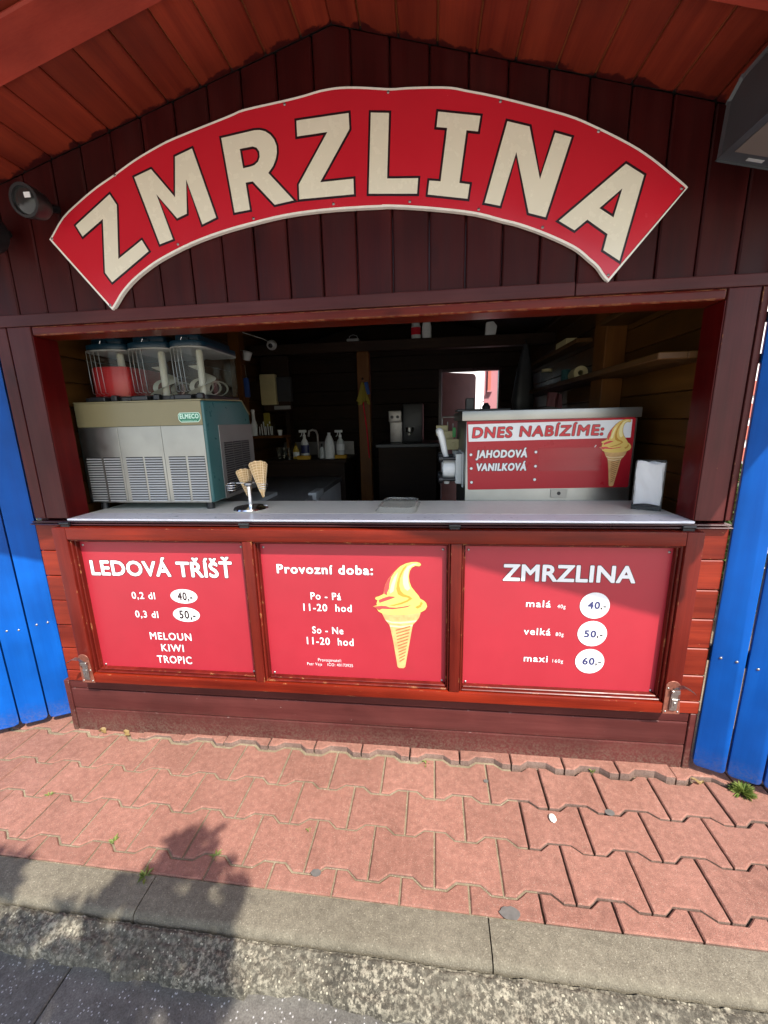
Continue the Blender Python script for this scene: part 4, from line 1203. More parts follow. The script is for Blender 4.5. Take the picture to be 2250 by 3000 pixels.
for k in range(3):
    m = MB(); m.box(PX[k] + 0.0008, PX[k + 1] - 0.0008, 0.1635, 0.1668, 1.0315, 1.3525, 0.0008)
    pn = m.build('front_panel', M['steel'], sl)
    dk, lv = MB(), MB()  # black strips for the shade in the slots, paler lips for caught light
    for a, c in ((LV[k][0], LV[k][1]), (LV[k][2], LV[k][3])):
        for i in range(18):
            z = 1.2275 - i * 0.01055
            dk.box(a, c, 0.1628, 0.1640, z - 0.0044, z)
            lv.prism([(0.1631, z - 0.0045), (0.1610, z - 0.0092), (0.1614, z - 0.0100), (0.1631, z - 0.0102)], a + 0.001, c - 0.001, 'yz')
    dk.build('louvre_slots', M['black'], pn)['kind'] = 'stuff'
    lv.build('louvres', M['louvre'], pn)['kind'] = 'stuff'
    for f in (0.38, 0.66):
        m = MB(); m.lathe([(0, 0.002), (0.003, 0.0014), (0.0042, 0)], (PX[k] + (PX[k + 1] - PX[k]) * f, 0.1634, 1.0385), (0, -1, 0), 10); m.build('screw', M['steel_dark'], pn, smooth=60)
m = MB(); m.box(-0.879, -0.8755, 0.266, 0.602, 1.028, 1.352, 0.001)
sp = m.build('side_panel', M['panel_grey'], sl)
dk, lv = MB(), MB()
for c in range(3):
    y0 = 0.296 + c * 0.086
    for i in range(23):
        z = 1.276 - i * 0.0102
        if c == 2 and 11 < i < 17:
            continue
        dk.box(-0.8756, -0.8748, y0, y0 + 0.078, z - 0.0048, z)
        lv.raw([(-0.8752, y0, z - 0.0048), (-0.8752, y0 + 0.078, z - 0.0048), (-0.8718, y0 + 0.078, z - 0.0065), (-0.8718, y0, z - 0.0065), (-0.8752, y0 + 0.078, z - 0.0098), (-0.8752, y0, z - 0.0098)], [(0, 1, 2, 3), (3, 2, 4, 5)])
dk.build('louvre_slots', M['black'], sp)['kind'] = 'stuff'
lv.build('louvres', M['panel_grey'], sp)['kind'] = 'stuff'
m = MB(); m.box(-0.8752, -0.866, 0.478, 0.528, 1.105, 1.150, 0.003); m.build('power_inlet', M['black'], sp)
for x, y in ((-1.415, 0.20), (-0.915, 0.20), (-1.415, 0.57), (-0.915, 0.57)):
    m = MB(); m.lathe([(0, 0), (0.017, 0), (0.015, 0.030), (0, 0.030)], (x, y, 0.9995), (0, 0, 1), 16); m.build('foot', M['black'], sl, smooth=40)
bd = MB()
bp = [(-0.985, 1.371), (-0.978, 1.365), (-0.905, 1.365), (-0.898, 1.371), (-0.8935, 1.378), (-0.8935, 1.395), (-0.900, 1.403), (-0.982, 1.403), (-0.989, 1.395), (-0.989, 1.378)]
bd.flat(bp, 0.1629); bdo = bd.build('badge', M['badgewhite'], sl, fix=False)
m = MB(); m.flat(offset_poly(bp, -0.0022), 0.1625); m.build('badge_ground', M['badge'], bdo, fix=False)
text('lettering', 'ELMECO', -0.982, -0.900, 1.3795, 0.0185, 0.1621, M['badgewhite'], bdo, 0.05)
text('lettering', 'www.elmeco.com', -0.972, -0.910, 1.3685, 0.0048, 0.1621, M['badgewhite'], bdo, 0.0)

def dshape(x0, x1, y0, y1, n=14):
    """rounded front, square back: seen from above"""
    cx, rx, ry = (x0 + x1) / 2, (x1 - x0) / 2, 0.060
    se = lambda v: math.copysign(abs(v) ** 0.72, v)
    pts = [(cx + rx * se(math.cos(math.pi + math.pi * k / n)), y0 + ry + ry * se(math.sin(math.pi + math.pi * k / n))) for k in range(n + 1)]
    return pts + [(x1, y1 - 0.03), (x1 - 0.02, y1), (x0 + 0.02, y1), (x0, y1 - 0.03)]
for k, (x0, x1) in enumerate(((-1.424, -1.238), (-1.233, -1.047), (-1.042, -0.893))):
    y0, y1 = 0.222, 0.555
    sh = dshape(x0, x1, y0, y1)
    bw = part('bowl', sl)
    m = MB()
    n = len(sh)
    lo, hi = [], []
    for p in sh:
        lo.append((p[0], p[1], 1.478)); hi.append((p[0], p[1] - 0.004, 1.672))
    m.raw(lo + hi, [(i, (i + 1) % n, n + (i + 1) % n, n + i) for i in range(n)])
    m.build('bowl_wall', M['clear'], bw, smooth=50)
    m = MB(); m.prism(offset_poly(sh, 0.001), 1.457, 1.4775, 'xy', 0.003); m.build('bowl_base', M['black'], bw)
    m = MB(); m.prism(offset_poly(sh, 0.003), 1.668, 1.692, 'xy', 0.006, 2)
    m.prism(offset_poly(sh, -0.02), 1.6925, 1.715, 'xy', 0.008, 2)
    ld = m.build('lid', M['lidblue'], bw, smooth=50)
    m = MB(); m.prism(offset_poly(sh, 0.0036), 1.662, 1.6675, 'xy'); m.build('lid_seal', M['grey'], bw)
    cx = (x0 + x1) / 2
    m = MB()
    m.tube([(cx - 0.02, y0 + 0.02, 1.692), (cx - 0.012, y0 + 0.02, 1.706), (cx + 0.012, y0 + 0.02, 1.706), (cx + 0.02, y0 + 0.02, 1.692)], 0.002, 8)
    m.build('lid_handle', M['chrome'], bw)
    # beater: upright column with helical vane
    au = MB()
    xc = cx + 0.025
    au.lathe([(0.014, 1.479), (0.014, 1.655), (0.010, 1.662), (0, 1.662)], (xc, y0 + 0.075, 0), (0, 0, 1), 18)
    vs, fs = [], []
    nv = 30
    for i in range(nv + 1):
        t = i / nv
        a = 3.9 + t * 5.2
        for r in (0.014, 0.064):
            vs.append((xc - 0.012 + r * math.cos(a), y0 + 0.085 + r * math.sin(a) * 0.8, 1.485 + 0.12 * t))
    for i in range(nv):
        fs.append((2 * i, 2 * i + 1, 2 * i + 3, 2 * i + 2))
    au.raw(vs, fs)
    for q in range(3):
        yy = 0.33 + q * 0.065
        au.raw(*(lambda c: (c, [tuple((i, (i + 1) % 20, 20 + (i + 1) % 20, 20 + i)) for i in range(20)]))(
            [(cx + 0.058 * math.cos(2 * math.pi * i / 20), yy, 1.482 + 0.036 * (1 + math.sin(2 * math.pi * i / 20))) for i in range(20)] +
            [(cx + 0.042 * math.cos(2 * math.pi * i / 20), yy + 0.012, 1.488 + 0.030 * (1 + math.sin(2 * math.pi * i / 20))) for i in range(20)]))
    au.build('beater', M['auger'], bw, smooth=50)
    if k == 0:
        m = MB(); m.prism(offset_poly(sh, -0.0045), 1.480, 1.602, 'xy', 0.004); m.build('red_drink', M['slush'], bw, smooth=50)
    tp = MB()
    for f in (0.15, 0.245, 0.345, 0.46):
        x = x0 + (x1 - x0) * f
        bx = x + 0.012
        tp.tube([(x, y0 - 0.004 - 0.012 * f, 1.664), (x + 0.006, y0 - 0.012, 1.56), (bx, y0 - 0.016, 1.500), (bx + 0.004, y0 - 0.020, 1.492), (bx + 0.018, y0 - 0.022, 1.488)], 0.0012, 7)
    tp.build('tap_wires', M['steel'], bw, smooth=60)
    tb = MB()
    tb.box(x0 + 0.035, x0 + 0.105, y0 - 0.040, y0 - 0.004, 1.457, 1.476, 0.003)
    tb.box(x0 + 0.125, x0 + 0.150, y0 - 0.030, y0 - 0.004, 1.457, 1.482, 0.004)
    tb.box(x0 + 0.005, x0 + 0.026, y0 - 0.025, y0 - 0.004, 1.457, 1.474, 0.003)
    tb.build('tap', M['black'], bw)

# ------------------------------------------------------------------ soft ice cream machine
ss = thing('soft_serve_machine', 'stainless soft ice cream machine with a red menu panel standing behind the counter', 'ice cream machine', (0.525, 0.65, 0.08))
m = MB(); m.box(0.184, 0.874, 0.3705, 0.95, 0.08, 1.342, 0.006, 2); m.build('body', M['steel'], ss, smooth=50)
m = MB(); m.box(0.166, 0.884, 0.362, 0.96, 1.3435, 1.3840, 0.004, 2); m.build('top_cover', M['steel'], ss, smooth=50)
MS = [(0.186, 1.3415), (0.858, 1.3435), (0.864, 1.338), (0.8625, 1.060), (0.857, 1.0555), (0.200, 1.0470), (0.196, 1.051)]
m = MB(); m.prism(MS, 0.3672, 0.3702, 'xz'); mp = m.build('menu_panel', M['menu_red'], ss)
m = MB(); m.flat(BAND_M, 0.3668); m.build('white_band', M['inkwhite'], mp, fix=False)
for i, (s, x0, x1, zb, cap) in enumerate(TEXT_M):
    if i < 2:
        text('lettering', s, x0, x1, zb, cap, 0.3660, M['sign_red'], mp, 0.045, 0.045, M['ink'], 0.10)
    else:
        text('lettering', s, x0, x1, zb, cap, 0.3662, M['inkwhite'], mp, 0.06, 0.06, M['ink'], 0.10)
for c in DOTS_M:
    m = MB(); m.flat(ellipse(c, 0.0072, 0.0072, 20), 0.3666); m.build('dot_outline', M['ink'], mp, fix=False)
    m = MB(); m.flat(ellipse(c, 0.0056, 0.0056, 20), 0.3662); m.build('dot', M['inkwhite'], mp, fix=False)
pt = plain('red cover tape', (0.34, 0.014, 0.022), 0.18, amt=0.05)
for q in ([PATCH_M[0], PATCH_M[1], PATCH_M[2], PATCH_M[3]], [(PATCH_M[3][0], PATCH_M[3][1] - 0.001), (PATCH_M[2][0], PATCH_M[2][1] - 0.001), PATCH_M[4], PATCH_M[5]]):
    m = MB(); m.flat(q, 0.3667); m.build('cover_tape', pt, mp, fix=False)
m = MB(); x, z = PATCH_M[6]; m.flat([(x - 0.004, z - 0.004), (x - 0.001, z - 0.005), (x + 0.005, z + 0.004), (x + 0.001, z + 0.005)], 0.3662); m.build('lettering', M['inkwhite'], mp, fix=False)
cone_art(CONE_ART_B, 0.3658, mp)
m = MB(); m.prism([(0.549, 1.0465), (0.549, 1.016), (0.553, 1.0105), (0.614, 1.0105), (0.618, 1.016), (0.618, 1.0465)], 0.3668, 0.3704, 'xz', 0.0008); kt = m.build('key_tab', M['steel'], ss)
m = MB(); m.lathe([(0, 0.0012), (0.0075, 0.0010), (0.008, 0)], (0.5834, 0.3668, 1.030), (0, -1, 0), 18); m.build('hole', M['black'], kt)
# dispensing head on the left side, with two white levers
for y, dx in ((0.50, 0.0), (0.66, 0.0)):
    hd = part('dispenser', ss)
    m = MB(); m.box(0.1755, 0.1835, y - 0.062, y + 0.062, 1.045, 1.205, 0.003); m.box(0.146, 0.175, y - 0.055, y + 0.055, 1.062, 1.198, 0.004, 2); m.build('face_plate', M['lightgrey'], hd, smooth=50)
    m = MB(); m.lathe([(0, 0), (0.040, 0.0), (0.043, 0.008), (0.043, 0.046), (0.037, 0.055), (0, 0.055)], (0.1455, y, 1.125), (-1, 0, 0), 22)
    m.lathe([(0, 0), (0.012, 0), (0.016, 0.03), (0, 0.03)], (0.110, y, 1.055), (0, 0, 1), 16)
    m.build('draw_block', M['white'], hd, smooth=50)
    for z in (1.178, 1.082):
        m = MB()
        m.tube([(0.146, y - 0.05, z), (0.088, y - 0.05, z)], 0.0085, 12)
        m.lathe([(0, 0), (0.016, 0.0), (0.018, 0.006), (0.018, 0.018), (0.012, 0.022), (0, 0.022)], (0.090, y - 0.05, z), (-1, 0, 0), 12)
        m.build('clamp_knob', M['black'], hd, smooth=40)
    m = MB(); m.tube([(0.108, y, 1.176), (0.100, y, 1.20), (0.088, y, 1.26), (0.075, y, 1.300)], 0.011, 14, r1=0.0165)
    m.lathe([(0.0165, 0), (0.014, 0.008), (0.006, 0.012), (0, 0.012)], (0.0752, y, 1.2995), (-0.3, 0, 0.95), 14)
    m.build('lever', M['white'], hd, smooth=60)
m = MB()
for x, y, z in ((0.150, 0.80, 1.222), (0.126, 0.86, 1.262), (0.098, 0.92, 1.292)):
    m.box(x - 0.033, x + 0.033, y - 0.02, y + 0.02, z - 0.028, z + 0.028, 0.002)
    m.lathe([(0, 0.002), (0.010, 0.001), (0.012, 0)], (x + 0.005, y - 0.0204, z), (0, -1, 0), 14)
m.build('valve_blocks', M['cream'], ss)
m = MB()
for x, z1 in ((0.160, 1.33), (0.13, 1.34), (0.10, 1.36)):
    m.tube([(x, 0.93, 1.0), (x, 0.93, z1)], 0.004, 8)
m.tube([(0.10, 0.90, 1.365), (0.183, 0.90, 1.365)], 0.006, 10)
m.build('pipes', M['steel_dark'], ss)
m = MB(); m.box(0.148, 0.165, 0.76, 0.778, 1.26, 1.31, 0.002); m.build('indicator', M['green'], ss)
ut = thing('tool_tray', 'flat black tool tray lying on top of the ice cream machine', 'tray', (0.28, 0.55, 1.3842))
m = MB(); m.box(0.150, 0.385, 0.47, 0.62, 1.3845, 1.395, 0.003); m.build('tray_base', M['black'], ut)
m = MB(); m.box(0.205, 0.245, 0.66, 0.70, 1.3845, 1.452, 0.003); m.lathe([(0, 0), (0.018, 0), (0.02, 0.01), (0.008, 0.028), (0, 0.028)], (0.29, 0.56, 1.3952), (0, 0, 1), 16); m.tube([(0.262, 0.53, 1.396), (0.262, 0.53, 1.425), (0.275, 0.53, 1.43)], 0.002); m.build('tool_knob', M['black'], ut)

# ------------------------------------------------------------------ cone stand with two waffle cones
cs = thing('cone_stand', 'small chrome waffle cone stand with wire rings standing on the counter', 'cone holder', (-0.726, 0.183, 1.0))
m = MB(); m.lathe([(0, 0), (0.069, 0), (0.0715, 0.003), (0.068, 0.009), (0.04, 0.0135), (0.014, 0.015), (0, 0.015)], (-0.726, 0.183, 0.9996), (0, 0, 1), 40); m.build('base', M['chrome'], cs, smooth=40)
m = MB(); m.lathe([(0.0085, 0.012), (0.0085, 0.100), (0, 0.100)], (-0.726, 0.183, 1.0), (0, 0, 1), 18); m.build('stem', M['chrome'], cs, smooth=40)
m = MB(); m.lathe([(0, 0.096), (0.012, 0.097), (0.020, 0.104), (0.018, 0.112), (0.006, 0.117), (0, 0.117)], (-0.726, 0.183, 1.0), (0, 0, 1), 18); m.build('hub', M['steel_dark'], cs, smooth=40)
m = MB(); m.box(-0.746, -0.702, 0.140, 0.156, 1.0085, 1.0115, 0.0008); m.box(-0.700, -0.664, 0.205, 0.217, 1.0085, 1.0112, 0.0008); m.build('price_sticker', M['inkwhite'], cs)
RINGS = ((-0.662, 0.176), (-0.757, 0.238), (-0.796, 0.165), (-0.694, 0.245))
for x, y in RINGS:
    m = MB()
    d = Vector((x + 0.726, y - 0.183, 0))
    a0 = math.atan2(-d.y, -d.x)
    pts = [(-0.726, 0.183, 1.108), (-0.726 + d.x * 0.3, 0.183 + d.y * 0.3, 1.112)]
    for i in range(46):
        a = a0 + i * 2 * math.pi / 15
        r = 0.0225 - 0.0065 * i / 45
        pts.append((x + r * math.cos(a), y + r * math.sin(a), 1.113 - 0.030 * i / 45))
    m.tube(pts, 0.0014, 6)
    m.build('wire_ring', M['chrome'], cs, smooth=60)

def waffle_cone(tip, top, r, label):
    tip, top = Vector(tip), Vector(top)
    ax = top - tip
    h = ax.length
    t = thing('waffle_cone', label, 'waffle cone', tuple(tip), 'waffle cones in the chrome stand')
    q = ax.normalized().to_track_quat('Z', 'Y')
    n, k = 36, 14
    def P(u, f, dr=0.0):
        # slanted ragged rim
        slant = 1.0 + 0.16 * math.cos(u - 0.3) + 0.012 * math.sin(u * 11)
        hh = h * f * slant
        rr = (0.0045 + (r - 0.0045) * f * slant) + dr
        return tip + q @ Vector((rr * math.cos(u), rr * math.sin(u), hh))
    m = MB()
    vs, fs = [], []
    for layer, dr in ((0, 0.0), (1, -0.0022)):
        for j in range(k + 1):
            for i in range(n):
                vs.append(P(2 * math.pi * i / n, j / k, dr if j else dr * 0.3))
    L = (k + 1) * n
    for layer in range(2):
        for j in range(k):
            for i in range(n):
                a = layer * L + j * n + i
                c = layer * L + j * n + (i + 1) % n
                fs.append((a, c, c + n, a + n))
    for i in range(n):
        fs.append((k * n + i, k * n + (i + 1) % n, L + k * n + (i + 1) % n, L + k * n + i))
    fs.append(tuple(range(n)))
    m.raw(vs, fs)
    m.build('cone_shell', M['waffle'], t, smooth=60)
    m = MB()
    for j in range(3, 15):
        m.tube([P(2 * math.pi * i / 24, j / 14.2, 0.0003) for i in range(25)], 0.0011, 5, False)
    for i in range(14):
        u = 2 * math.pi * i / 14
        m.tube([P(u + 0.25 * f, 0.15 + 0.84 * f, 0.0003) for f in (0, .25, .5, .75, 1)], 0.0010, 5, False)
    m.tube([P(0.9, 0.02 + 0.97 * f, 0.0012) for f in (0, .25, .5, .75, 1)], 0.0018, 6)
    m.build('waffle_ridges', M['waffle_ridge'], t, smooth=60)
    return t
waffle_cone((-0.6635, 0.176, 1.052), (-0.674, 0.176, 1.185), 0.036, 'larger waffle cone in the right ring of the chrome stand')
waffle_cone((-0.752, 0.238, 1.030), (-0.768, 0.238, 1.148), 0.032, 'lower waffle cone in the left rear ring of the chrome stand')

# ------------------------------------------------------------------ things on the counter
ld = thing('plastic_cover', 'clear plastic box cover lying upside down on the counter', 'plastic cover', (-0.10, 0.2, 1.0))
def rrect(cx, cy, w, d, r, rot=0.0, n=6):
    out = []
    for sx, sy, a0 in ((1, -1, -90), (1, 1, 0), (-1, 1, 90), (-1, -1, 180)):
        for i in range(n + 1):
            a = math.radians(a0 + 90 * i / n)
            x, y = sx * (w / 2 - r) + r * math.cos(a), sy * (d / 2 - r) + r * math.sin(a)
            out.append((cx + x * math.cos(rot) - y * math.sin(rot), cy + x * math.sin(rot) + y * math.cos(rot)))
    return out
m = MB()
rings = [(rrect(-0.098, 0.222, 0.165, 0.235, 0.03, -0.06), 1.0002), (rrect(-0.098, 0.222, 0.165, 0.235, 0.03, -0.06), 1.004), (rrect(-0.098, 0.222, 0.152, 0.222, 0.028, -0.06), 1.005), (rrect(-0.098, 0.222, 0.145, 0.215, 0.027, -0.06), 1.021), (rrect(-0.098, 0.222, 0.128, 0.198, 0.024, -0.06), 1.022), (rrect(-0.098, 0.222, 0.124, 0.194, 0.022, -0.06), 1.018)]
n = len(rings[0][0])
vs = [(p[0], p[1], z) for r_, z in rings for p in r_]
fs = [(j * n + i, j * n + (i + 1) % n, (j + 1) * n + (i + 1) % n, (j + 1) * n + i) for j in range(len(rings) - 1) for i in range(n)]
fs.append(tuple(range((len(rings) - 1) * n, len(rings) * n)))
m.raw(vs, fs); m.build('cover_shell', clear_mat('clear lid plastic', (0.90, 0.90, 0.86), 0.16), ld, smooth=40)

NR = Matrix.Translation(Vector((0.798, 0.189, 1.0))) @ Matrix.Rotation(-0.47, 4, 'Z')
nh = thing('napkin_holder', 'clear acrylic napkin holder at the right end of the counter', 'napkin holder', (0.84, 0.19, 1.0))
W_, D_, H_ = 0.096, 0.062, 0.184
m = MB()
for bx in ((0, 0.0022, 0, D_, 0.0, H_), (W_ - 0.0022, W_, 0, D_, 0.0, H_), (0.0023, W_ - 0.0023, D_ - 0.0022, D_, 0.0, H_), (0.0023, W_ - 0.0023, 0.0, 0.0022, 0.0, H_)):
    m.box(*bx)
for v in m.bm.verts:
    v.co = NR @ v.co
m.build('acrylic_wall', M['smoke'], nh)
m = MB()
m.box(0.001, W_ - 0.001, 0.001, D_ - 0.001, 0.0004, 0.016, 0.001)
for bx in ((0.0, 0.0026, -0.0006, 0.0022, 0.0, H_), (W_ - 0.0026, W_, -0.0006, 0.0022, 0, H_), (0, W_, D_ - 0.002, D_ + 0.0006, H_ - 0.008, H_)):
    m.box(*bx)
for v in m.bm.verts:
    v.co = NR @ v.co
m.build('dark_base', M['black'], nh)
npk = thing('napkins', 'crumpled stack of white paper napkins inside the acrylic holder', 'napkins', (0.84, 0.19, 1.016))
for q in range(4):
    m = MB()
    vs, fs = [], []
    nu, nw = 22, 36
    for j in range(nw + 1):
        for i in range(nu + 1):
            u, w = i / nu, j / nw
            top = 0.166 + 0.006 * math.sin(u * 7 + q) - 0.02 * max(0, u - 0.75 + 0.1 * q)
            x = 0.006 + (W_ - 0.012) * u + 0.003 * math.sin(w * 6 + q * 2)
            y = 0.008 + q * 0.013 + 0.006 * noise.noise(Vector((u * 2.2 + q * 7, w * 3.2, 0))) + 0.010 * abs(((u * 1.3 + w * 0.75 + q * 0.3) % 0.62) - 0.31) 
            z = 0.018 + (top - 0.018 + 0.012) * w + 0.012 * (1 - w) * math.sin(u * 3.1) * 0.5
            vs.append(NR @ Vector((x, y, z)))
    fs = [(j * (nu + 1) + i, j * (nu + 1) + i + 1, (j + 1) * (nu + 1) + i + 1, (j + 1) * (nu + 1) + i) for j in range(nw) for i in range(nu)]
    m.raw(vs, fs); m.build('napkin', M['paper'], npk, smooth=35)

# ------------------------------------------------------------------ inside the kiosk
fz = thing('chest_freezer', 'chest freezer with a dark speckled lid behind the counter', 'freezer', (-1.03, 1.2, 0.08))
m = MB(); m.box(-1.34, -0.725, 0.46, 1.92, 0.08, 0.862, 0.006); m.build('cabinet', M['white'], fz)
m = MB(); m.box(-1.35, -0.715, 0.44, 1.93, 0.864, 0.900, 0.006, 2); m.build('lid', M['greydark'], fz, smooth=50)
m = MB(); m.box(-0.745, -0.690, 1.05, 1.24, 0.868, 0.915, 0.006, 2); m.box(-0.7145, -0.700, 1.10, 1.18, 0.80, 0.866, 0.004); m.build('lid_handle', M['lightgrey'], fz, smooth=50)
tr = thing('plastic_tray', 'light grey plastic tray lying on the freezer lid beside the slush machine', 'tray', (-1.0, 0.85, 0.9))
m = MB(); m.box(-1.18, -0.945, 0.46, 1.05, 0.901, 0.925, 0.005, 2); m.build('tray_shell', M['lightgrey'], tr, smooth=50)

sk = thing('sink_counter', 'dark wooden sink counter full of cleaning bottles at the back of the kiosk', 'counter', (-1.0, 2.2, 0.08))
m = MB(); m.box(-1.40, -0.665, 1.93, 2.48, 1.015, 1.045, 0.004); m.build('top', M['pine_x'], sk)
m = MB(); m.box(-1.40, -0.69, 1.95, 2.46, 0.08, 1.014); m.build('cabinet', M['pine_x'], sk)
m = MB(); m.box(-1.395, -0.70, 2.465, 2.48, 1.046, 1.17); m.build('splashback', M['steel_dark'], sk)

def bottle(cx, cy, z, prof, mat, label, cap=None, capm=None, band=None, cat='bottle', grp='cleaning bottles beside the sink', sx=1.0, sy=0.7, trig=False):
    t = thing('bottle', label, cat, (cx, cy, z), grp)
    m = MB(); m.lathe(prof, (cx, cy, z), (0, 0, 1), 20, sx, sy); m.build('bottle_body', mat, t, smooth=50)
    if band:
        r = band[2]
        m = MB(); m.lathe([(r, band[0]), (r, band[1])], (cx, cy, z), (0, 0, 1), 20, sx, sy); m.build('bottle_label', band[3], t, smooth=50)
    top = prof[-1][1]
    m = MB()
    if trig:
        m.lathe([(0, 0), (0.013, 0), (0.013, 0.02), (0.007, 0.022), (0.007, 0.04), (0, 0.04)], (cx, cy, z + top), (0, 0, 1), 14)
        m.box(cx - 0.045, cx + 0.022, cy - 0.010, cy + 0.010, z + top + 0.040, z + top + 0.062, 0.004)
        m.tube([(cx - 0.018, cy, z + top + 0.04), (cx - 0.024, cy, z + top + 0.018), (cx - 0.036, cy, z + top + 0.006)], 0.004, 8)
        m.build('trigger', capm, t, smooth=50)
    elif cap:
        m.lathe([(0, 0), (cap[0], 0), (cap[0] * 0.9, cap[1]), (0, cap[1])], (cx, cy, z + top), (0, 0, 1), 16)
        m.build('cap', capm, t, smooth=50)
    return t
BT = [(0, 0), (0.034, 0), (0.036, 0.01), (0.036, 0.115), (0.028, 0.15), (0.013, 0.175), (0.013, 0.185)]
BF = [(0, 0), (0.042, 0), (0.045, 0.012), (0.046, 0.10), (0.036, 0.155), (0.022, 0.19), (0.014, 0.20)]
zc = 1.0455
bottle(-1.05, 2.03, zc, BT, M['white'], 'white trigger spray bottle with a dark label by the sink', capm=M['white'], band=(0.05, 0.12, 0.0366, M['inkblue']), trig=True)
bottle(-1.135, 2.04, zc, [(0, 0), (0.026, 0), (0.028, 0.01), (0.028, 0.07), (0.015, 0.10), (0.008, 0.115)], M['goldlabel'], 'squat yellow bottle at the left end of the sink bottles', (0.008, 0.02), M['yellow'], (0.02, 0.06, 0.0285, M['white']))
bottle(-0.832, 2.03, zc, BF, M['white'], 'plain white bleach bottle without label near the post', (0.014, 0.02), M['white'])
bottle(-0.735, 2.03, zc + 0.032, [(a * 0.95, h * 0.8) for a, h in BT], M['lightgrey'], 'pale spray bottle standing on the yellow sponge', capm=M['white'], band=(0.04, 0.09, 0.0350, M['inkwhite']), trig=True)
bottle(-0.905, 2.05, zc, [(0, 0), (0.024, 0), (0.024, 0.08), (0.010, 0.095), (0.008, 0.10)], M['lightgrey'], 'short grey soap bottle between two white bottles', (0.009, 0.03), M['black'])
sg = thing('sponge', 'yellow sponge under the pale spray bottle', 'sponge', (-0.735, 2.03, zc))
m = MB(); m.box(-0.785, -0.685, 2.0, 2.06, zc + 0.0005, zc + 0.031, 0.004); m.build('sponge_body', M['sponge'], sg)
sg = thing('sponge', 'orange yellow sponge lying before the trigger spray bottle', 'sponge', (-1.04, 1.97, zc))
m = MB(); m.box(-1.10, -0.985, 1.945, 1.985, zc + 0.0005, zc + 0.034, 0.004); m.build('sponge_body', M['sponge'], sg)
fa = thing('faucet', 'dark curved kitchen tap between the bottles', 'tap', (-0.98, 2.12, zc))
m = MB(); m.tube([(-0.965, 2.15, zc), (-0.965, 2.15, zc + 0.20), (-0.975, 2.14, zc + 0.235), (-1.0, 2.12, zc + 0.245), (-1.025, 2.10, zc + 0.235), (-1.03, 2.09, zc + 0.19)], 0.011, 12); m.build('spout', M['steel_dark'], fa, smooth=60)
for k, x in enumerate((-1.27, -1.225, -1.18)):
    g_ = thing('drinking_glass', ('drinking glass standing nearest the side wall by the sink', 'middle one of three drinking glasses by the sink', 'drinking glass nearest the yellow bottle by the sink')[k], 'glass', (x, 1.99, zc), 'drinking glasses by the sink')
    m = MB(); m.lathe([(0, 0.004), (0.018, 0.004), (0.022, 0.10), (0.0235, 0.10), (0.0195, 0), (0, 0)], (x, 1.99, zc + 0.0005), (0, 0, 1), 18); m.build('glass_wall', M['clear'], g_, smooth=40)

sh = thing('corner_shelf', 'small brown shelf with utensil pots on the side wall', 'shelf', (-1.33, 1.95, 1.24))
m = MB(); m.box(-1.495, -1.175, 1.82, 2.06, 1.235, 1.255, 0.003); m.build('board', M['pine_z'], sh)
m = MB(); m.box(-1.21, -1.19, 2.02, 2.05, 1.0455, 1.234); m.build('bracket', M['pine_z'], sh)
pt_ = thing('utensil_pot', 'clear pot of white utensils on the small brown shelf', 'pot', (-1.34, 1.92, 1.2555))
m = MB(); m.box(-1.40, -1.27, 1.86, 1.97, 1.256, 1.37, 0.008, 2); m.build('pot_wall', M['clear'], pt_, smooth=50)
m = MB()
for k in range(7):
    m.tube([(-1.39 + 0.018 * k, 1.90 + 0.01 * (k % 3), 1.26), (-1.385 + 0.018 * k, 1.89, 1.33 + 0.02 * (k % 3))], 0.005, 6)
m.build('utensils', M['white'], pt_)
m = MB(); m.box(-1.345, -1.29, 1.89, 1.90, 1.33, 1.44, 0.004, rot=None); m.build('spatula', M['yellow'], pt_)
bottle(-1.437, 1.90, 1.2555, [(0, 0), (0.028, 0), (0.030, 0.09), (0.016, 0.13), (0.014, 0.19), (0.018, 0.20)], M['white'], 'white long necked bottle on the small brown shelf', (0.016, 0.015), M['white'], grp=None or 'bottles on the shelf')
cu = thing('cup', 'small white cup at the right end of the small brown shelf', 'cup', (-1.21, 1.9, 1.2555))
m = MB(); m.lathe([(0, 0.0005), (0.016, 0.0005), (0.021, 0.045), (0.019, 0.045), (0.015, 0.004), (0, 0.004)], (-1.215, 1.90, 1.2555), (0, 0, 1), 16); m.build('cup_wall', M['white'], cu, smooth=50)

eb = thing('fuse_box', 'cream fuse box with a dark grey flap on the kiosk side', 'fuse box', (-1.3, 2.0, 1.5))
m = MB(); m.box(-1.40, -1.265, 2.005, 2.06, 1.508, 1.758, 0.008, 2); m.build('case', M['cream'], eb, smooth=50)
m = MB(); m.box(-1.264, -1.14, 2.03, 2.07, 1.535, 1.735, 0.004); m.build('flap', M['darkgrey'], eb)
m = MB(); m.box(-1.30, -1.16, 2.03, 2.06, 1.47, 1.50, 0.003); m.build('sockets', M['grey'], eb)
m = MB(); m.box(-1.499, -1.401, 2.02, 2.05, 1.56, 1.70); m.box(-1.40, -1.16, 2.062, 2.085, 1.46, 1.905); m.build('back_board', M['pine_x'], eb)

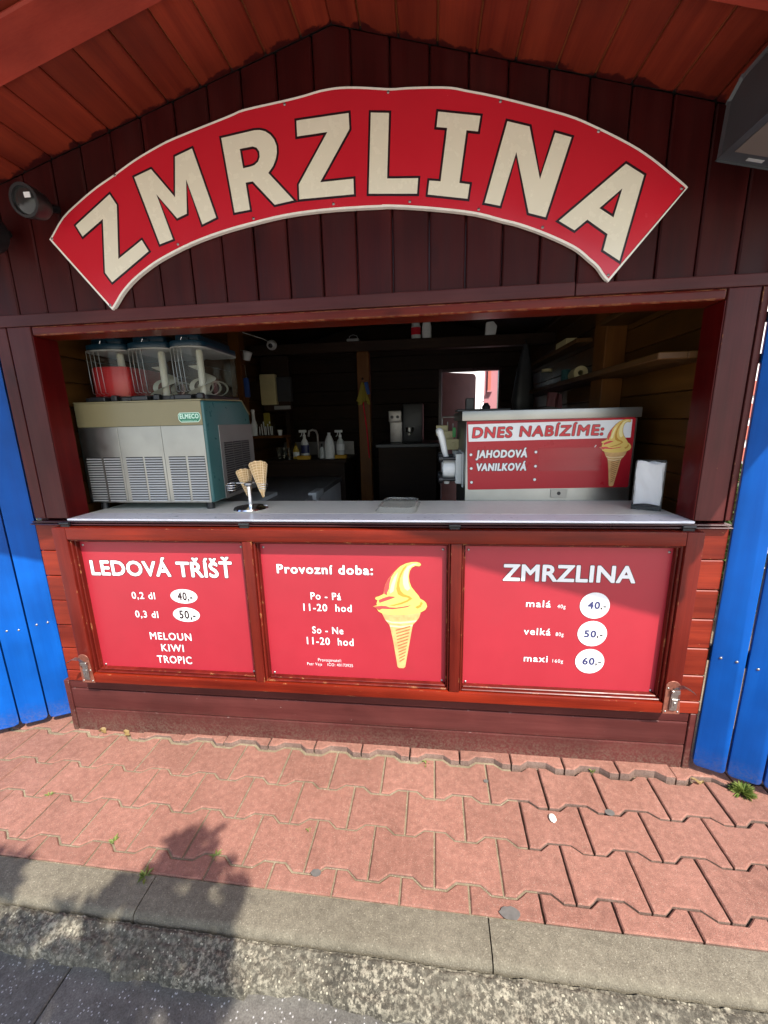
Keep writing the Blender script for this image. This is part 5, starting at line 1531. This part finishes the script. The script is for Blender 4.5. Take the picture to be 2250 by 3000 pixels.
bs = thing('blue_brush', 'blue dish brush hanging on the side wall post', 'brush', (-1.36, 1.69, 1.7))
m = MB(); m.tube([(-1.39, 1.692, 1.80), (-1.375, 1.692, 1.79), (-1.37, 1.69, 1.70)], 0.004, 8); m.build('hook_wire', M['steel'], bs)
m = MB(); m.box(-1.390, -1.352, 1.675, 1.70, 1.555, 1.70, 0.008, 2); m.build('brush_head', M['bluecloth'], bs, smooth=50)
cm = thing('security_camera', 'white dome security camera on the cross beam', 'security camera', (-1.265, 1.95, 2.0))
m = MB(); m.lathe([(0, 0), (0.040, 0), (0.040, 0.018), (0.036, 0.030), (0.034, 0.052), (0.020, 0.070), (0, 0.075)], (-1.262, 1.999, 1.985), (0.15, -0.95, -0.25), 24); m.build('housing', M['white'], cm, smooth=50)
m = MB(); m.lathe([(0, 0.010), (0.012, 0.008), (0.018, 0.0)], (-1.250, 1.928, 1.966), (0.15, -0.95, -0.25), 18); m.build('lens', M['black'], cm, smooth=60)
m = MB(); m.tube([(-1.27, 1.995, 2.0), (-1.33, 1.97, 2.03), (-1.42, 1.90, 2.055), (-1.48, 1.80, 2.07)], 0.003, 7); m.build('cable', M['white'], cm, smooth=60)
cl = thing('hanging_cup', 'white measuring cup hung on the left inner post', 'cup', (-1.33, 1.69, 1.85))
m = MB(); m.lathe([(0, 0), (0.026, 0.0), (0.034, 0.06), (0.032, 0.06), (0.024, 0.004), (0, 0.004)], (-1.345, 1.665, 1.825), (0.35, -0.2, 1), 18); m.build('cup_wall', M['white'], cl, smooth=50)
m = MB(); m.tube([(-1.40, 1.695, 1.90), (-1.36, 1.69, 1.895), (-1.345, 1.68, 1.875)], 0.003, 7); m.build('hook', M['steel'], cl)

gv = thing('rubber_gloves', 'yellow rubber gloves hung on a hook of the middle post', 'gloves', (-0.515, 1.985, 1.5))
m = MB()
vs, fs = [], []
n = 28
for j in range(9):
    t = j / 8
    r = 0.008 + 0.040 * t ** 0.8
    for i in range(n):
        a = 2 * math.pi * i / n
        rr = r * (1 + 0.30 * math.sin(a * 5 + t * 2) * t)
        vs.append((-0.515 + rr * math.cos(a), 1.968 + rr * 0.6 * math.sin(a), 1.665 - 0.15 * t - (0.03 * t * max(0, math.sin(a * 3 + 1)))))
for j in range(8):
    for i in range(n):
        fs.append((j * n + i, j * n + (i + 1) % n, (j + 1) * n + (i + 1) % n, (j + 1) * n + i))
m.raw(vs, fs); m.build('glove', M['yellow'], gv, smooth=60)
m = MB(); m.tube([(-0.487, 1.975, 1.66), (-0.478, 1.965, 1.62), (-0.470, 1.975, 1.57)], 0.016, 10); m.build('cuff', M['bluecloth'], gv, smooth=60)
m = MB(); m.tube([(-0.515, 1.999, 1.69), (-0.515, 1.975, 1.687), (-0.515, 1.968, 1.70)], 0.006, 8); m.build('hook', M['chrome'], gv)
m = MB(); m.tube([(-0.52, 1.985, 1.52), (-0.495, 1.985, 1.30), (-0.48, 1.985, 1.05)], 0.006, 6); m.build('strap', M['sign_red'], gv)

cf = thing('coffee_machine', 'dark coffee machine with a chrome front at the back', 'coffee machine', (-0.15, 2.4, 1.15))
m = MB(); m.box(-0.335, -0.22, 2.33, 2.55, 1.156, 1.44, 0.012, 2); m.box(-0.335, -0.22, 2.24, 2.3295, 1.34, 1.44, 0.010, 2); m.build('front_housing', M['steel_dark'], cf, smooth=50)
m = MB(); m.box(-0.215, -0.03, 2.30, 2.60, 1.156, 1.50, 0.015, 2); m.build('body', M['black'], cf, smooth=50)
m = MB(); m.lathe([(0, 0.02), (0.012, 0.02), (0.014, 0)], (-0.305, 2.239, 1.385), (0, -1, 0), 14); m.lathe([(0, 0.02), (0.012, 0.02), (0.014, 0)], (-0.255, 2.239, 1.385), (0, -1, 0), 14); m.build('knobs', M['black'], cf)
m = MB(); m.tube([(-0.15, 2.29, 1.25), (-0.15, 2.22, 1.245), (-0.15, 2.15, 1.235)], 0.012, 10); m.lathe([(0, 0), (0.035, 0), (0.035, 0.04), (0, 0.04)], (-0.15, 2.26, 1.25), (0, 0, 1), 16); m.build('filter_holder', M['steel'], cf, smooth=50)
tb = thing('back_cabinet', 'dark cabinet carrying the coffee machine at the back', 'cabinet', (-0.15, 2.5, 0.08))
m = MB(); m.box(-0.42, 0.09, 2.12, 2.75, 0.08, 1.125, 0.004); m.build('case', M['pine_x'], tb)
m = MB(); m.box(-0.44, 0.11, 2.10, 2.77, 1.1255, 1.155, 0.004); m.build('top', M['darkgrey'], tb)

for k, (x, mat, bnd, lab) in enumerate(((-0.083, M['lightgrey'], M['sign_red'], 'grey oval bottle with a red label standing on the cross beam'), (0.003, M['white'], None, 'narrow white bottle standing on the cross beam'))):
    bottle(x, 2.04, 1.9855, [(0, 0), (0.036, 0), (0.038, 0.01), (0.036, 0.09), (0.030, 0.12), (0.020, 0.135)], mat, lab, (0.016, 0.025), M['white'], (0.03, 0.085, 0.0385, bnd) if bnd else None, grp='bottles on the cross beam')
ct = thing('white_tub', 'white plastic tub at the right of the cross beam', 'tub', (0.50, 2.04, 1.985))
m = MB(); m.prism([(0.455, 1.9856), (0.535, 1.9856), (0.545, 2.05), (0.515, 2.085), (0.462, 2.08)], 2.01, 2.07, 'xz', 0.006, 2); m.build('tub_shell', M['white'], ct, smooth=50)
bk = thing('wire_basket', 'small pale basket with a handle on the cross beam', 'basket', (-0.60, 2.04, 1.985))
m = MB(); m.box(-0.64, -0.54, 2.01, 2.07, 1.9856, 2.008, 0.004); m.build('basket', M['grey'], bk)
m = MB(); m.tube([(-0.63, 2.04, 2.0), (-0.62, 2.04, 2.03), (-0.59, 2.04, 2.04), (-0.56, 2.04, 2.03), (-0.55, 2.04, 2.0)], 0.003, 7); m.build('handle', M['grey'], bk, smooth=60)

pr_ = thing('paper_roll', 'cream paper towel roll lying on the right wall shelf', 'paper roll', (0.91, 1.2, 1.6))
m = MB(); m.lathe([(0.014, 0), (0.038, 0), (0.038, 0.16), (0.014, 0.16), (0.014, 0)], (0.885, 1.11, 1.5955), (0.12, 1, 0), 26); m.build('roll', M['cream'], pr_, smooth=40)
tn = thing('tin', 'dark green tin beside the paper roll on the right shelf', 'tin', (0.925, 1.4, 1.556))
m = MB(); m.lathe([(0, 0.0005), (0.030, 0.0005), (0.030, 0.085), (0.027, 0.09), (0, 0.09)], (0.90, 1.42, 1.556), (0, 0, 1), 20); m.build('tin_body', M['teal'], tn, smooth=40)
jr = thing('jar', 'clear storage jar with a pale lid on the right shelf', 'jar', (0.87, 1.75, 1.556))
m = MB(); m.lathe([(0, 0.001), (0.036, 0.001), (0.038, 0.10), (0.032, 0.11)], (0.86, 1.72, 1.556), (0, 0, 1), 20); m.build('jar_wall', M['clear'], jr, smooth=40)
m = MB(); m.lathe([(0, 0), (0.036, 0), (0.036, 0.02), (0, 0.02)], (0.86, 1.72, 1.667), (0, 0, 1), 20); m.build('lid', M['cream'], jr, smooth=40)
bx_ = thing('carton', 'pale cardboard carton on the upper right shelf', 'carton', (0.86, 1.3, 1.757))
m = MB(); m.box(0.82, 0.88, 1.2, 1.40, 1.7575, 1.80, 0.002); m.build('carton_body', M['cream'], bx_)
mb_ = thing('mesh_bag', 'dark mesh bag hanging beside the back door', 'bag', (0.75, 1.97, 1.9))
m = MB()
vs, fs = [], []
n = 24
for j in range(13):
    t = j / 12
    r = 0.012 + 0.085 * t ** 0.7 - 0.03 * max(0, t - 0.85) / 0.15
    for i in range(n):
        a = 2 * math.pi * i / n
        rr = r * (1 + 0.06 * math.sin(5 * a))
        vs.append((0.755 + rr * math.cos(a), 1.955 + rr * 0.6 * math.sin(a), 1.90 - 0.50 * t))
for j in range(12):
    for i in range(n):
        fs.append((j * n + i, j * n + (i + 1) % n, (j + 1) * n + (i + 1) % n, (j + 1) * n + i))
fs.append(tuple(range(12 * n, 13 * n)))
m.raw(vs, fs); m.build('net', M['darkgrey'], mb_, smooth=60)
m = MB(); m.tube([(0.755, 1.999, 1.93), (0.755, 1.96, 1.93), (0.755, 1.955, 1.898)], 0.004, 7); m.build('cord', M['black'], mb_)
rg = thing('cloth', 'crumpled pink cloth hanging under the right wall shelf', 'cloth', (0.90, 1.72, 1.45))
m = MB()
vs, fs = [], []
for j in range(12):
    for i in range(12):
        u, w = i / 11, j / 11
        vs.append((0.87 + 0.10 * u, 1.70 + 0.03 * math.sin(u * 9 + w), 1.531 - 0.10 * w - 0.02 * u))
m.raw(vs, [(j * 12 + i, j * 12 + i + 1, (j + 1) * 12 + i + 1, (j + 1) * 12 + i) for j in range(11) for i in range(11)]); m.build('cloth_sheet', M['pinkwall'], rg, smooth=60)

# ------------------------------------------------------------------ lamps and screen under the gable
def spot(c, d, label, rad=0.055):
    t = thing('floodlight', label, 'lamp', tuple(c), 'black round lamps under the gable')
    c, d = Vector(c), Vector(d).normalized()
    m = MB(); m.lathe([(0, -0.075), (0.026, -0.072), (rad + 0.002, -0.055), (rad + 0.008, -0.022), (rad + 0.011, 0.0), (rad + 0.010, 0.008), (rad + 0.002, 0.008), (rad, 0.002)], tuple(c), tuple(d), 32); m.build('housing', M['black'], t, smooth=40)
    m = MB(); m.lathe([(rad, 0.002), (rad * 0.6, 0.007), (0, 0.009)], tuple(c), tuple(d), 28); m.build('lens', M['lens'], t, smooth=60)
    q = d.to_track_quat('Z', 'Y')
    m = MB(); m.box(-0.010, 0.010, -0.007, 0.007, 0.0085, 0.0105)
    for v in m.bm.verts:
        v.co = c + q @ (v.co + Vector((0.018, 0.012, 0)))
    m.build('led_chip', M['inkwhite'], t)
    bp = c - d * 0.065
    m = MB(); m.tube([tuple(bp), (bp.x, 0.006, bp.z + 0.02)], 0.012, 10); m.build('bracket', M['black'], t)
    return t
spot((-1.222, -0.115, 2.046), (0.04, -0.97, -0.16), 'round black floodlight on the gable above the left post', 0.036)
spot((-1.425, -0.105, 1.985), (0.02, -0.97, -0.16), 'black floodlight half cut off at the left edge of the photo')

mo = thing('monitor', 'grey screen in a dark casing tilted down under the roof on the right', 'screen', (0.9, -0.2, 2.0))
A_ = Vector((0.752, -0.15, 1.974))
e1 = Vector((0.93, 0.12, -0.14)).normalized()
e2 = Vector((0.05, -0.97, 0.14)); e2 = (e2 - e1 * e2.dot(e1)).normalized()
nn = e1.cross(e2).normalized()
if nn.z > 0:
    nn = -nn
Mx = Matrix(((e1.x, e2.x, nn.x, A_.x), (e1.y, e2.y, nn.y, A_.y), (e1.z, e2.z, nn.z, A_.z), (0, 0, 0, 1)))
def mbox(m, *a):
    k0 = len(m.bm.verts)
    m.box(*a)
    m.bm.verts.ensure_lookup_table()
    for v in list(m.bm.verts)[k0:]:
        v.co = Mx @ v.co
m = MB(); m.prism([(0, 0), (0, -0.135), (0.03, -0.165), (0.31, -0.185), (0.34, -0.15), (0.34, 0)], 0.0, 0.46, 'yz', 0.006, M=Mx); m.build('casing', M['darkgrey'], mo)
m = MB(); mbox(m, 0.014, 0.446, 0.030, 0.326, 0.0004, 0.0016); m.build('screen_face', M['screen'], mo)
m = MB(); mbox(m, 0.060, 0.102, 0.011, 0.019, 0.0004, 0.0014); m.build('maker_plate', M['grey'], mo)
m = MB(); pc = Mx @ Vector((0.23, 0.17, -0.08)); m.tube([tuple(pc), (pc.x, pc.y + 0.05, pc.z + 0.05), (pc.x, 0.006, pc.z + 0.06)], 0.014, 10); m.build('bracket', M['black'], mo)

# ------------------------------------------------------------------ blue fences
def fence(name, label, p0, d, n, bw, gap, ztop, zbot, nav):
    d = Vector((d[0], d[1], 0)).normalized()
    nrm = Vector((d.y, -d.x, 0))
    if nrm.y > 0:
        nrm = -nrm
    t = thing(name, label, 'fence', (p0[0], p0[1], 0.0), 'blue board fences flanking the kiosk')
    o = Vector((p0[0], p0[1], 0))
    for i in range(n):
        s0 = i * (bw + gap)
        poly = [(s0 + 0.014, zbot), (s0 + 0.004, zbot + 0.004), (s0, zbot + 0.016), (s0, ztop - 0.02), (s0 + bw / 2, ztop + 0.015), (s0 + bw, ztop - 0.02), (s0 + bw, zbot + 0.016), (s0 + bw - 0.004, zbot + 0.004), (s0 + bw - 0.014, zbot)]
        m = MB()
        R_ = Matrix(((d.x, -nrm.x, 0, o.x), (d.y, -nrm.y, 0, o.y), (0, 0, 1, 0), (0, 0, 0, 1)))
        m.prism(poly, rnd.uniform(-0.001, 0.001), 0.028, 'xz', 0.006, 2, M=R_)
        m.build('board', M['fence_blue'], t, smooth=40)
        for zz in (0.50, 1.55):
            for f in (0.28, 0.74):
                p = o + d * (s0 + bw * f) + nrm * 0.0012
                m = MB(); m.lathe([(0, 0.0022), (0.003, 0.0016), (0.0046, 0)], (p.x, p.y, zz + 0.01 * math.sin(i * 3 + f * 9)), tuple(nrm), 10); m.build('screw', M['steel_dark'], t, smooth=60)
    for zz in (0.47, 1.50, 1.62):
        m = MB()
        R_ = Matrix(((d.x, -nrm.x, 0, o.x), (d.y, -nrm.y, 0, o.y), (0, 0, 1, 0), (0, 0, 0, 1)))
        h = 0.06 if zz < 1 else 0.028
        m.prism([(-0.07, zz), (n * (bw + gap), zz), (n * (bw + gap), zz + h), (-0.07, zz + h)], 0.030, 0.055, 'xz', 0.003, M=R_)
        m.build('rail', M['blackmetal'], t)
    for s in (n * (bw + gap) - 0.12,):
        p = o + d * s - nrm * 0.088
        m = MB(); m.box(p.x - 0.03, p.x + 0.03, p.y - 0.03, p.y + 0.03, -0.05, 1.7, 0.004); m.build('post', M['blackmetal'], t)
    return t
fl = fence('board_fence', 'bright blue vertical board fence at the left of the kiosk', (-1.648, 0.066), (-0.875, -0.485), 7, 0.088, 0.0175, 1.85, 0.040, True)
m = MB(); m.box(-1.612, -1.583, 0.055, 0.085, 0.305, 0.995, 0.002); m.build('shaded_side', M['shaded_blue'], fl)  # dark strip drawn for the shaded side of a fence board
fence('board_fence', 'deep blue vertical board fence at the right of the kiosk', (1.030, -0.010), (0.915, -0.405), 7, 0.0965, 0.0055, 1.85, 0.042, False)

# ------------------------------------------------------------------ beyond the kiosk
pk = thing('pink_house', 'pink plastered house seen through the back door', 'house', (1.8, 6.0, -0.1))
m = MB(); m.prism([(0.695, 3.9), (3.1, 3.9), (3.1, 9.0), (2.3, 9.0)], -0.1, 5.6, 'xy'); m.build('wall', M['pinkwall'], pk)
w_ = part('window', pk)
m = MB(); m.box(0.735, 0.772, 3.87, 3.899, 1.69, 2.6); m.build('window_recess', M['redband'], w_)
m = MB(); m.box(0.728, 0.790, 3.85, 3.899, 1.672, 1.689); m.build('sill', M['pinkwall'], w_)
m = MB(); m.prism([(0.65, 3.85), (3.2, 3.85), (3.2, 9.1), (2.2, 9.1)], 5.6, 5.8, 'xy'); m.build('roof', M['roof'], pk)
dl = part('door', kiosk)
dl['label'] = 'mauve back door leaf standing open'
R_ = Matrix.Translation(Vector((0.158, 3.052, 0))) @ Matrix.Rotation(0.60, 4, 'Z')
m = MB(); m.prism([(0, 0.08), (0.455, 0.08), (0.455, 1.80), (0.440, 1.825), (0.41, 1.835), (0, 1.835)], 0.0, 0.035, 'xz', 0.004, M=R_); m.build('door_leaf', M['mauve'], dl)
m = MB(); m.tube([tuple(R_ @ Vector((0.41, -0.01, 1.05))), tuple(R_ @ Vector((0.41, -0.035, 1.05))), tuple(R_ @ Vector((0.36, -0.035, 1.05)))], 0.008, 8); m.build('door_handle', M['steel'], dl)
wb = thing('white_house', 'sunlit white building far behind the back door', 'house', (1.5, 16.0, -0.1))
m = MB(); m.box(0.2, 4.2, 15.0, 22.0, -0.1, 4.6); m.build('wall', M['whitewall'], wb)
m = MB(); m.box(0.1, 4.3, 14.9, 22.1, 4.6, 4.8); m.build('roof', M['grey'], wb)
for x in (1.2, 1.75, 2.3):
    m = MB(); m.box(x, x + 0.3, 14.96, 14.999, 1.30, 1.75); f_ = m.build('window', M['white'], wb)
    m = MB(); m.box(x + 0.04, x + 0.26, 14.94, 14.959, 1.34, 1.71); m.build('pane', M['glass'], f_)

rh = thing('banded_house', 'white house with red brick bands behind the right fence', 'house', (5.0, 5.0, -0.1))
m = MB(); m.box(3.125, 8.0, 3.2, 8.0, -0.1, 4.6); m.build('wall', M['whitewall'], rh)
zb_ = 0.42
for k in range(6):
    m = MB(); m.box(3.115, 8.02, 3.18, 3.199, zb_, zb_ + 0.14, 0.004); m.build('brick_band', M['redband'], rh)
    zb_ += 0.22
m = MB(); m.box(3.0, 8.1, 3.0, 8.1, 4.6, 4.8); m.build('roof', M['roof'], rh)
yard = thing('yard_wall', 'low grey yard wall behind the right fence', 'wall', (2.4, 3.0, -0.1))
m = MB(); m.box(1.35, 3.1, 3.25, 3.45, -0.1, 0.82, 0.01); m.build('wall_body', M['kerb'], yard)

rl = random.Random(11)
for k, (cx, cy, r, h, lab) in enumerate(((-2.75, 1.9, 0.75, 2.3, 'tall yellow green shrub close behind the left fence'), (-3.9, 2.4, 0.9, 2.6, 'broad yellow green shrub further left behind the fence'), (2.2, 1.6, 0.75, 1.0, 'low dark green shrub behind the right fence'))):
    t = thing('shrub', lab, 'shrub', (cx, cy, -0.1), 'shrubs behind the blue fences')
    pts = []
    while len(pts) < 4200:
        p = Vector((rl.uniform(-1, 1), rl.uniform(-1, 1), rl.uniform(-1, 1)))
        if 0.35 < p.length < 1 and noise.noise(p * 2.6 + Vector((k * 5, 0, 0))) > -0.28:
            pts.append((cx + p.x * r, cy + p.y * r, h / 2 + p.z * h / 2))
    leaf_cloud('foliage', pts, 0.075, M['leaf_y'] if k < 2 else M['leaf'], t, 0.3, 5 + k)
    m = MB()
    for q in range(5):
        a = q * 1.3
        m.tube([(cx, cy, -0.1), (cx + 0.2 * math.cos(a), cy + 0.2 * math.sin(a), 0.7), (cx + 0.45 * math.cos(a), cy + 0.45 * math.sin(a), min(1.6, h * 0.75))], 0.03, 7, r1=0.008)
    m.build('stem', M['bark'], t)

# ------------------------------------------------------------------ tree behind the viewer whose leaves shade the kerb
tree = thing('street_tree', 'leafy street tree whose shadow falls on the kerb', 'tree', (1.75, -4.3, -0.1))
PG = [(-1.75, -0.50), (-1.366, -0.528), (-1.298, -0.538), (-1.245, -0.558), (-1.228, -0.596), (-1.261, -0.640), (-1.30, -0.72), (-1.155, -0.705), (-1.121, -0.690), (-1.046, -0.655), (-1.0, -0.632), (-0.92, -0.624), (-0.924, -0.577), (-0.871, -0.543), (-0.805, -0.507), (-0.823, -0.445), (-0.798, -0.408), (-0.734, -0.39), (-0.681, -0.397), (-0.691, -0.455), (-0.60, -0.49), (-0.560, -0.515), (-0.495, -0.554), (-0.515, -0.591), (-0.498, -0.646), (-0.455, -0.764), (-0.47, -0.95), (-0.30, -1.25), (-0.25, -1.6), (-1.9, -1.6), (-2.1, -0.9)]
def inside(p, poly):
    c = False
    for i in range(len(poly)):
        (x1, y1), (x2, y2) = poly[i - 1], poly[i]
        if (y1 > p[1]) != (y2 > p[1]) and p[0] < (x2 - x1) * (p[1] - y1) / (y2 - y1) + x1:
            c = not c
    return c
rt = random.Random(21)
pts = []
HOLES = [(-0.60, -0.56, 0.026), (-0.715, -0.575, 0.020), (-0.655, -0.575, 0.018), (-0.72, -0.76, 0.032), (-0.855, -0.66, 0.030), (-0.985, -0.69, 0.034), (-0.92, -0.71, 0.02), (-1.05, -0.76, 0.02), (-0.80, -0.74, 0.018), (-0.60, -0.86, 0.03)]
while len(pts) < 11000:
    gx, gy = rt.uniform(-2.1, -0.25), rt.uniform(-1.6, -0.38)
    if gy < -0.95 and rt.random() < 0.55:
        continue
    if not inside((gx, gy), PG):
        continue
    if any((gx - a) ** 2 + (gy - c) ** 2 < (r * 1.35) ** 2 for a, c, r in HOLES):
        continue
    h = 1.95 + 0.45 * rt.random() + 0.12 * noise.noise(Vector((gx * 3, gy * 3, 0)))
    pts.append((gx + 0.70 * h / 1.55, gy - h / 1.55, h))
leaf_cloud('crown', pts, 0.050, M['leaf'], tree, 0.2, 9)
m = MB()
m.tube([(1.75, -4.3, -0.1), (1.70, -4.2, 1.0), (1.45, -3.7, 1.8), (0.95, -3.0, 2.2), (0.25, -2.3, 2.3)], 0.11, 12, r1=0.02)
m.build('trunk', M['bark'], tree, smooth=60)
m = MB()
m.tube([(1.45, -3.7, 1.8), (0.7, -3.1, 2.1), (0.1, -2.6, 2.2)], 0.04, 8, r1=0.01)
m.tube([(0.95, -3.0, 2.2), (0.5, -2.2, 2.25), (0.2, -1.95, 2.2)], 0.025, 8, r1=0.008)
m.build('branch', M['bark'], tree, smooth=60)

# ------------------------------------------------------------------ weeds and dry leaves
def weed(x, y, s, label, n=26, mat=None, z=0.0):
    t = thing('weed', label, 'weed', (x, y, z), 'weeds in the paving joints')
    rw = random.Random(int(x * 1000))
    vs, fs = [], []
    for k in range(n):
        a = rw.uniform(0, 2 * math.pi)
        l = s * rw.uniform(0.5, 1.1)
        el = rw.uniform(0.15, 1.1)
        d = Vector((math.cos(a) * math.cos(el), math.sin(a) * math.cos(el), math.sin(el)))
        w = d.cross(Vector((0, 0, 1))).normalized() * l * (0.09 if n > 100 else 0.13)
        b0 = Vector((x + rw.uniform(-.1, .1) * s, y + rw.uniform(-.1, .1) * s, z - 0.003))
        i = len(vs)
        mid = b0 + d * l * 0.55 + Vector((0, 0, l * 0.06))
        vs += [b0, mid + w, b0 + d * l - Vector((0, 0, l * 0.10)), mid - w]
        fs += [(i, i + 1, i + 2), (i, i + 2, i + 3)]
    me = bpy.data.meshes.new('weed')
    me.from_pydata([tuple(v) for v in vs], [], fs)
    me.materials.append(mat or M['weed'])
    link('tuft', me, t)
weed(1.165, -0.082, 0.050, 'bushy pale weed at the foot of the right blue fence', 220)
weed(-0.838, -0.546, 0.032, 'star shaped green weed between red pavers and the kerb', 22)
weed(-1.017, -0.457, 0.024, 'small grass tuft in a paver joint left of the star shaped weed', 18)
weed(-0.652, -0.467, 0.022, 'tiny green sprout in a joint inside the leafy shadow', 12)
weed(-1.395, -0.322, 0.022, 'low green weed in a joint at the left side of the paving', 16)
weed(0.665, -0.030, 0.020, 'yellowish sprout at the foot of the dark base board', 14)
weed(0.02, -0.050, 0.022, 'tiny yellow sprout in the gaping joint before the kiosk', 10)
weed(-0.375, -0.36, 0.018, 'tiny green sprout in the third joint before the kiosk', 8)
for k, (x, y, lab) in enumerate(((-1.44, -0.010, 'curled dry yellow leaf at the left foot of the kiosk'), (-1.32, -0.012, 'dry yellow leaf lying below the left price board'), (1.03, -0.05, 'small dry leaf by the right base post'))):
    t = thing('dry_leaf', lab, 'leaf', (x, y, 0.004), 'dry leaves on the paving')
    m = MB()
    vs, fs = [], []
    for j in range(7):
        u = j / 6
        wd = 0.013 * math.sin(math.pi * min(1, u + 0.05)) * (1 + 0.4 * math.sin(j * 2.4 + k))
        for s in (-1, 0, 1):
            vs.append((x + 0.055 * (u - 0.5) * 0.75, y + s * wd * 0.8 + 0.006 * math.sin(u * 4 + k), 0.007 + 0.010 * abs(s) * (0.5 + 0.5 * math.sin(j + k)) + 0.004 * math.sin(u * 5)))
    for j in range(6):
        for s in range(2):
            fs.append((j * 3 + s, j * 3 + s + 1, (j + 1) * 3 + s + 1, (j + 1) * 3 + s))
    m.raw(vs, fs); m.build('leaf_blade', M['dry'], t, smooth=60, fix=False)
drp = thing('bird_dropping', 'white bird dropping on a red paver near the right', 'smear', (0.40, -0.33, 0.0))
m = MB(); m.lathe([(0, 0), (0.009, 0.001), (0.012, 0.005), (0.008, 0.010), (0, 0.011)], (0.452, -0.245, 0.001), (0, 0, 1), 12, 1.0, 1.4); m.build('smear', M['sign_edge'], drp, smooth=60)  # small raised lump standing in for a white bird dropping

for k, (x, y, a, c_, lab) in enumerate(((0.255, -0.540, 0.028, 0.017, 'large grey gum stain on the paver beside the kerb'), (0.655, -0.205, 0.016, 0.012, 'faint grey gum stain on a paver right of the bird dropping'), (0.245, -0.115, 0.009, 0.008, 'small dark gum stain on a paver in the second row'), (-0.315, -0.49, 0.016, 0.011, 'grey gum stain across the joint of the last paver row'))):
    m = MB()
    m.raw([(x + a * (1 + 0.25 * noise.noise(Vector((k * 5, t * 0.7, 1)))) * math.cos(t * math.pi / 9), y + c_ * (1 + 0.25 * noise.noise(Vector((k * 9, t * 0.7, 3)))) * math.sin(t * math.pi / 9), 0.0042) for t in range(18)], [tuple(range(18))])
    tag(m.build('gum_stain', M['gum']), lab, 'gum stain', 'gum stains on the paving')
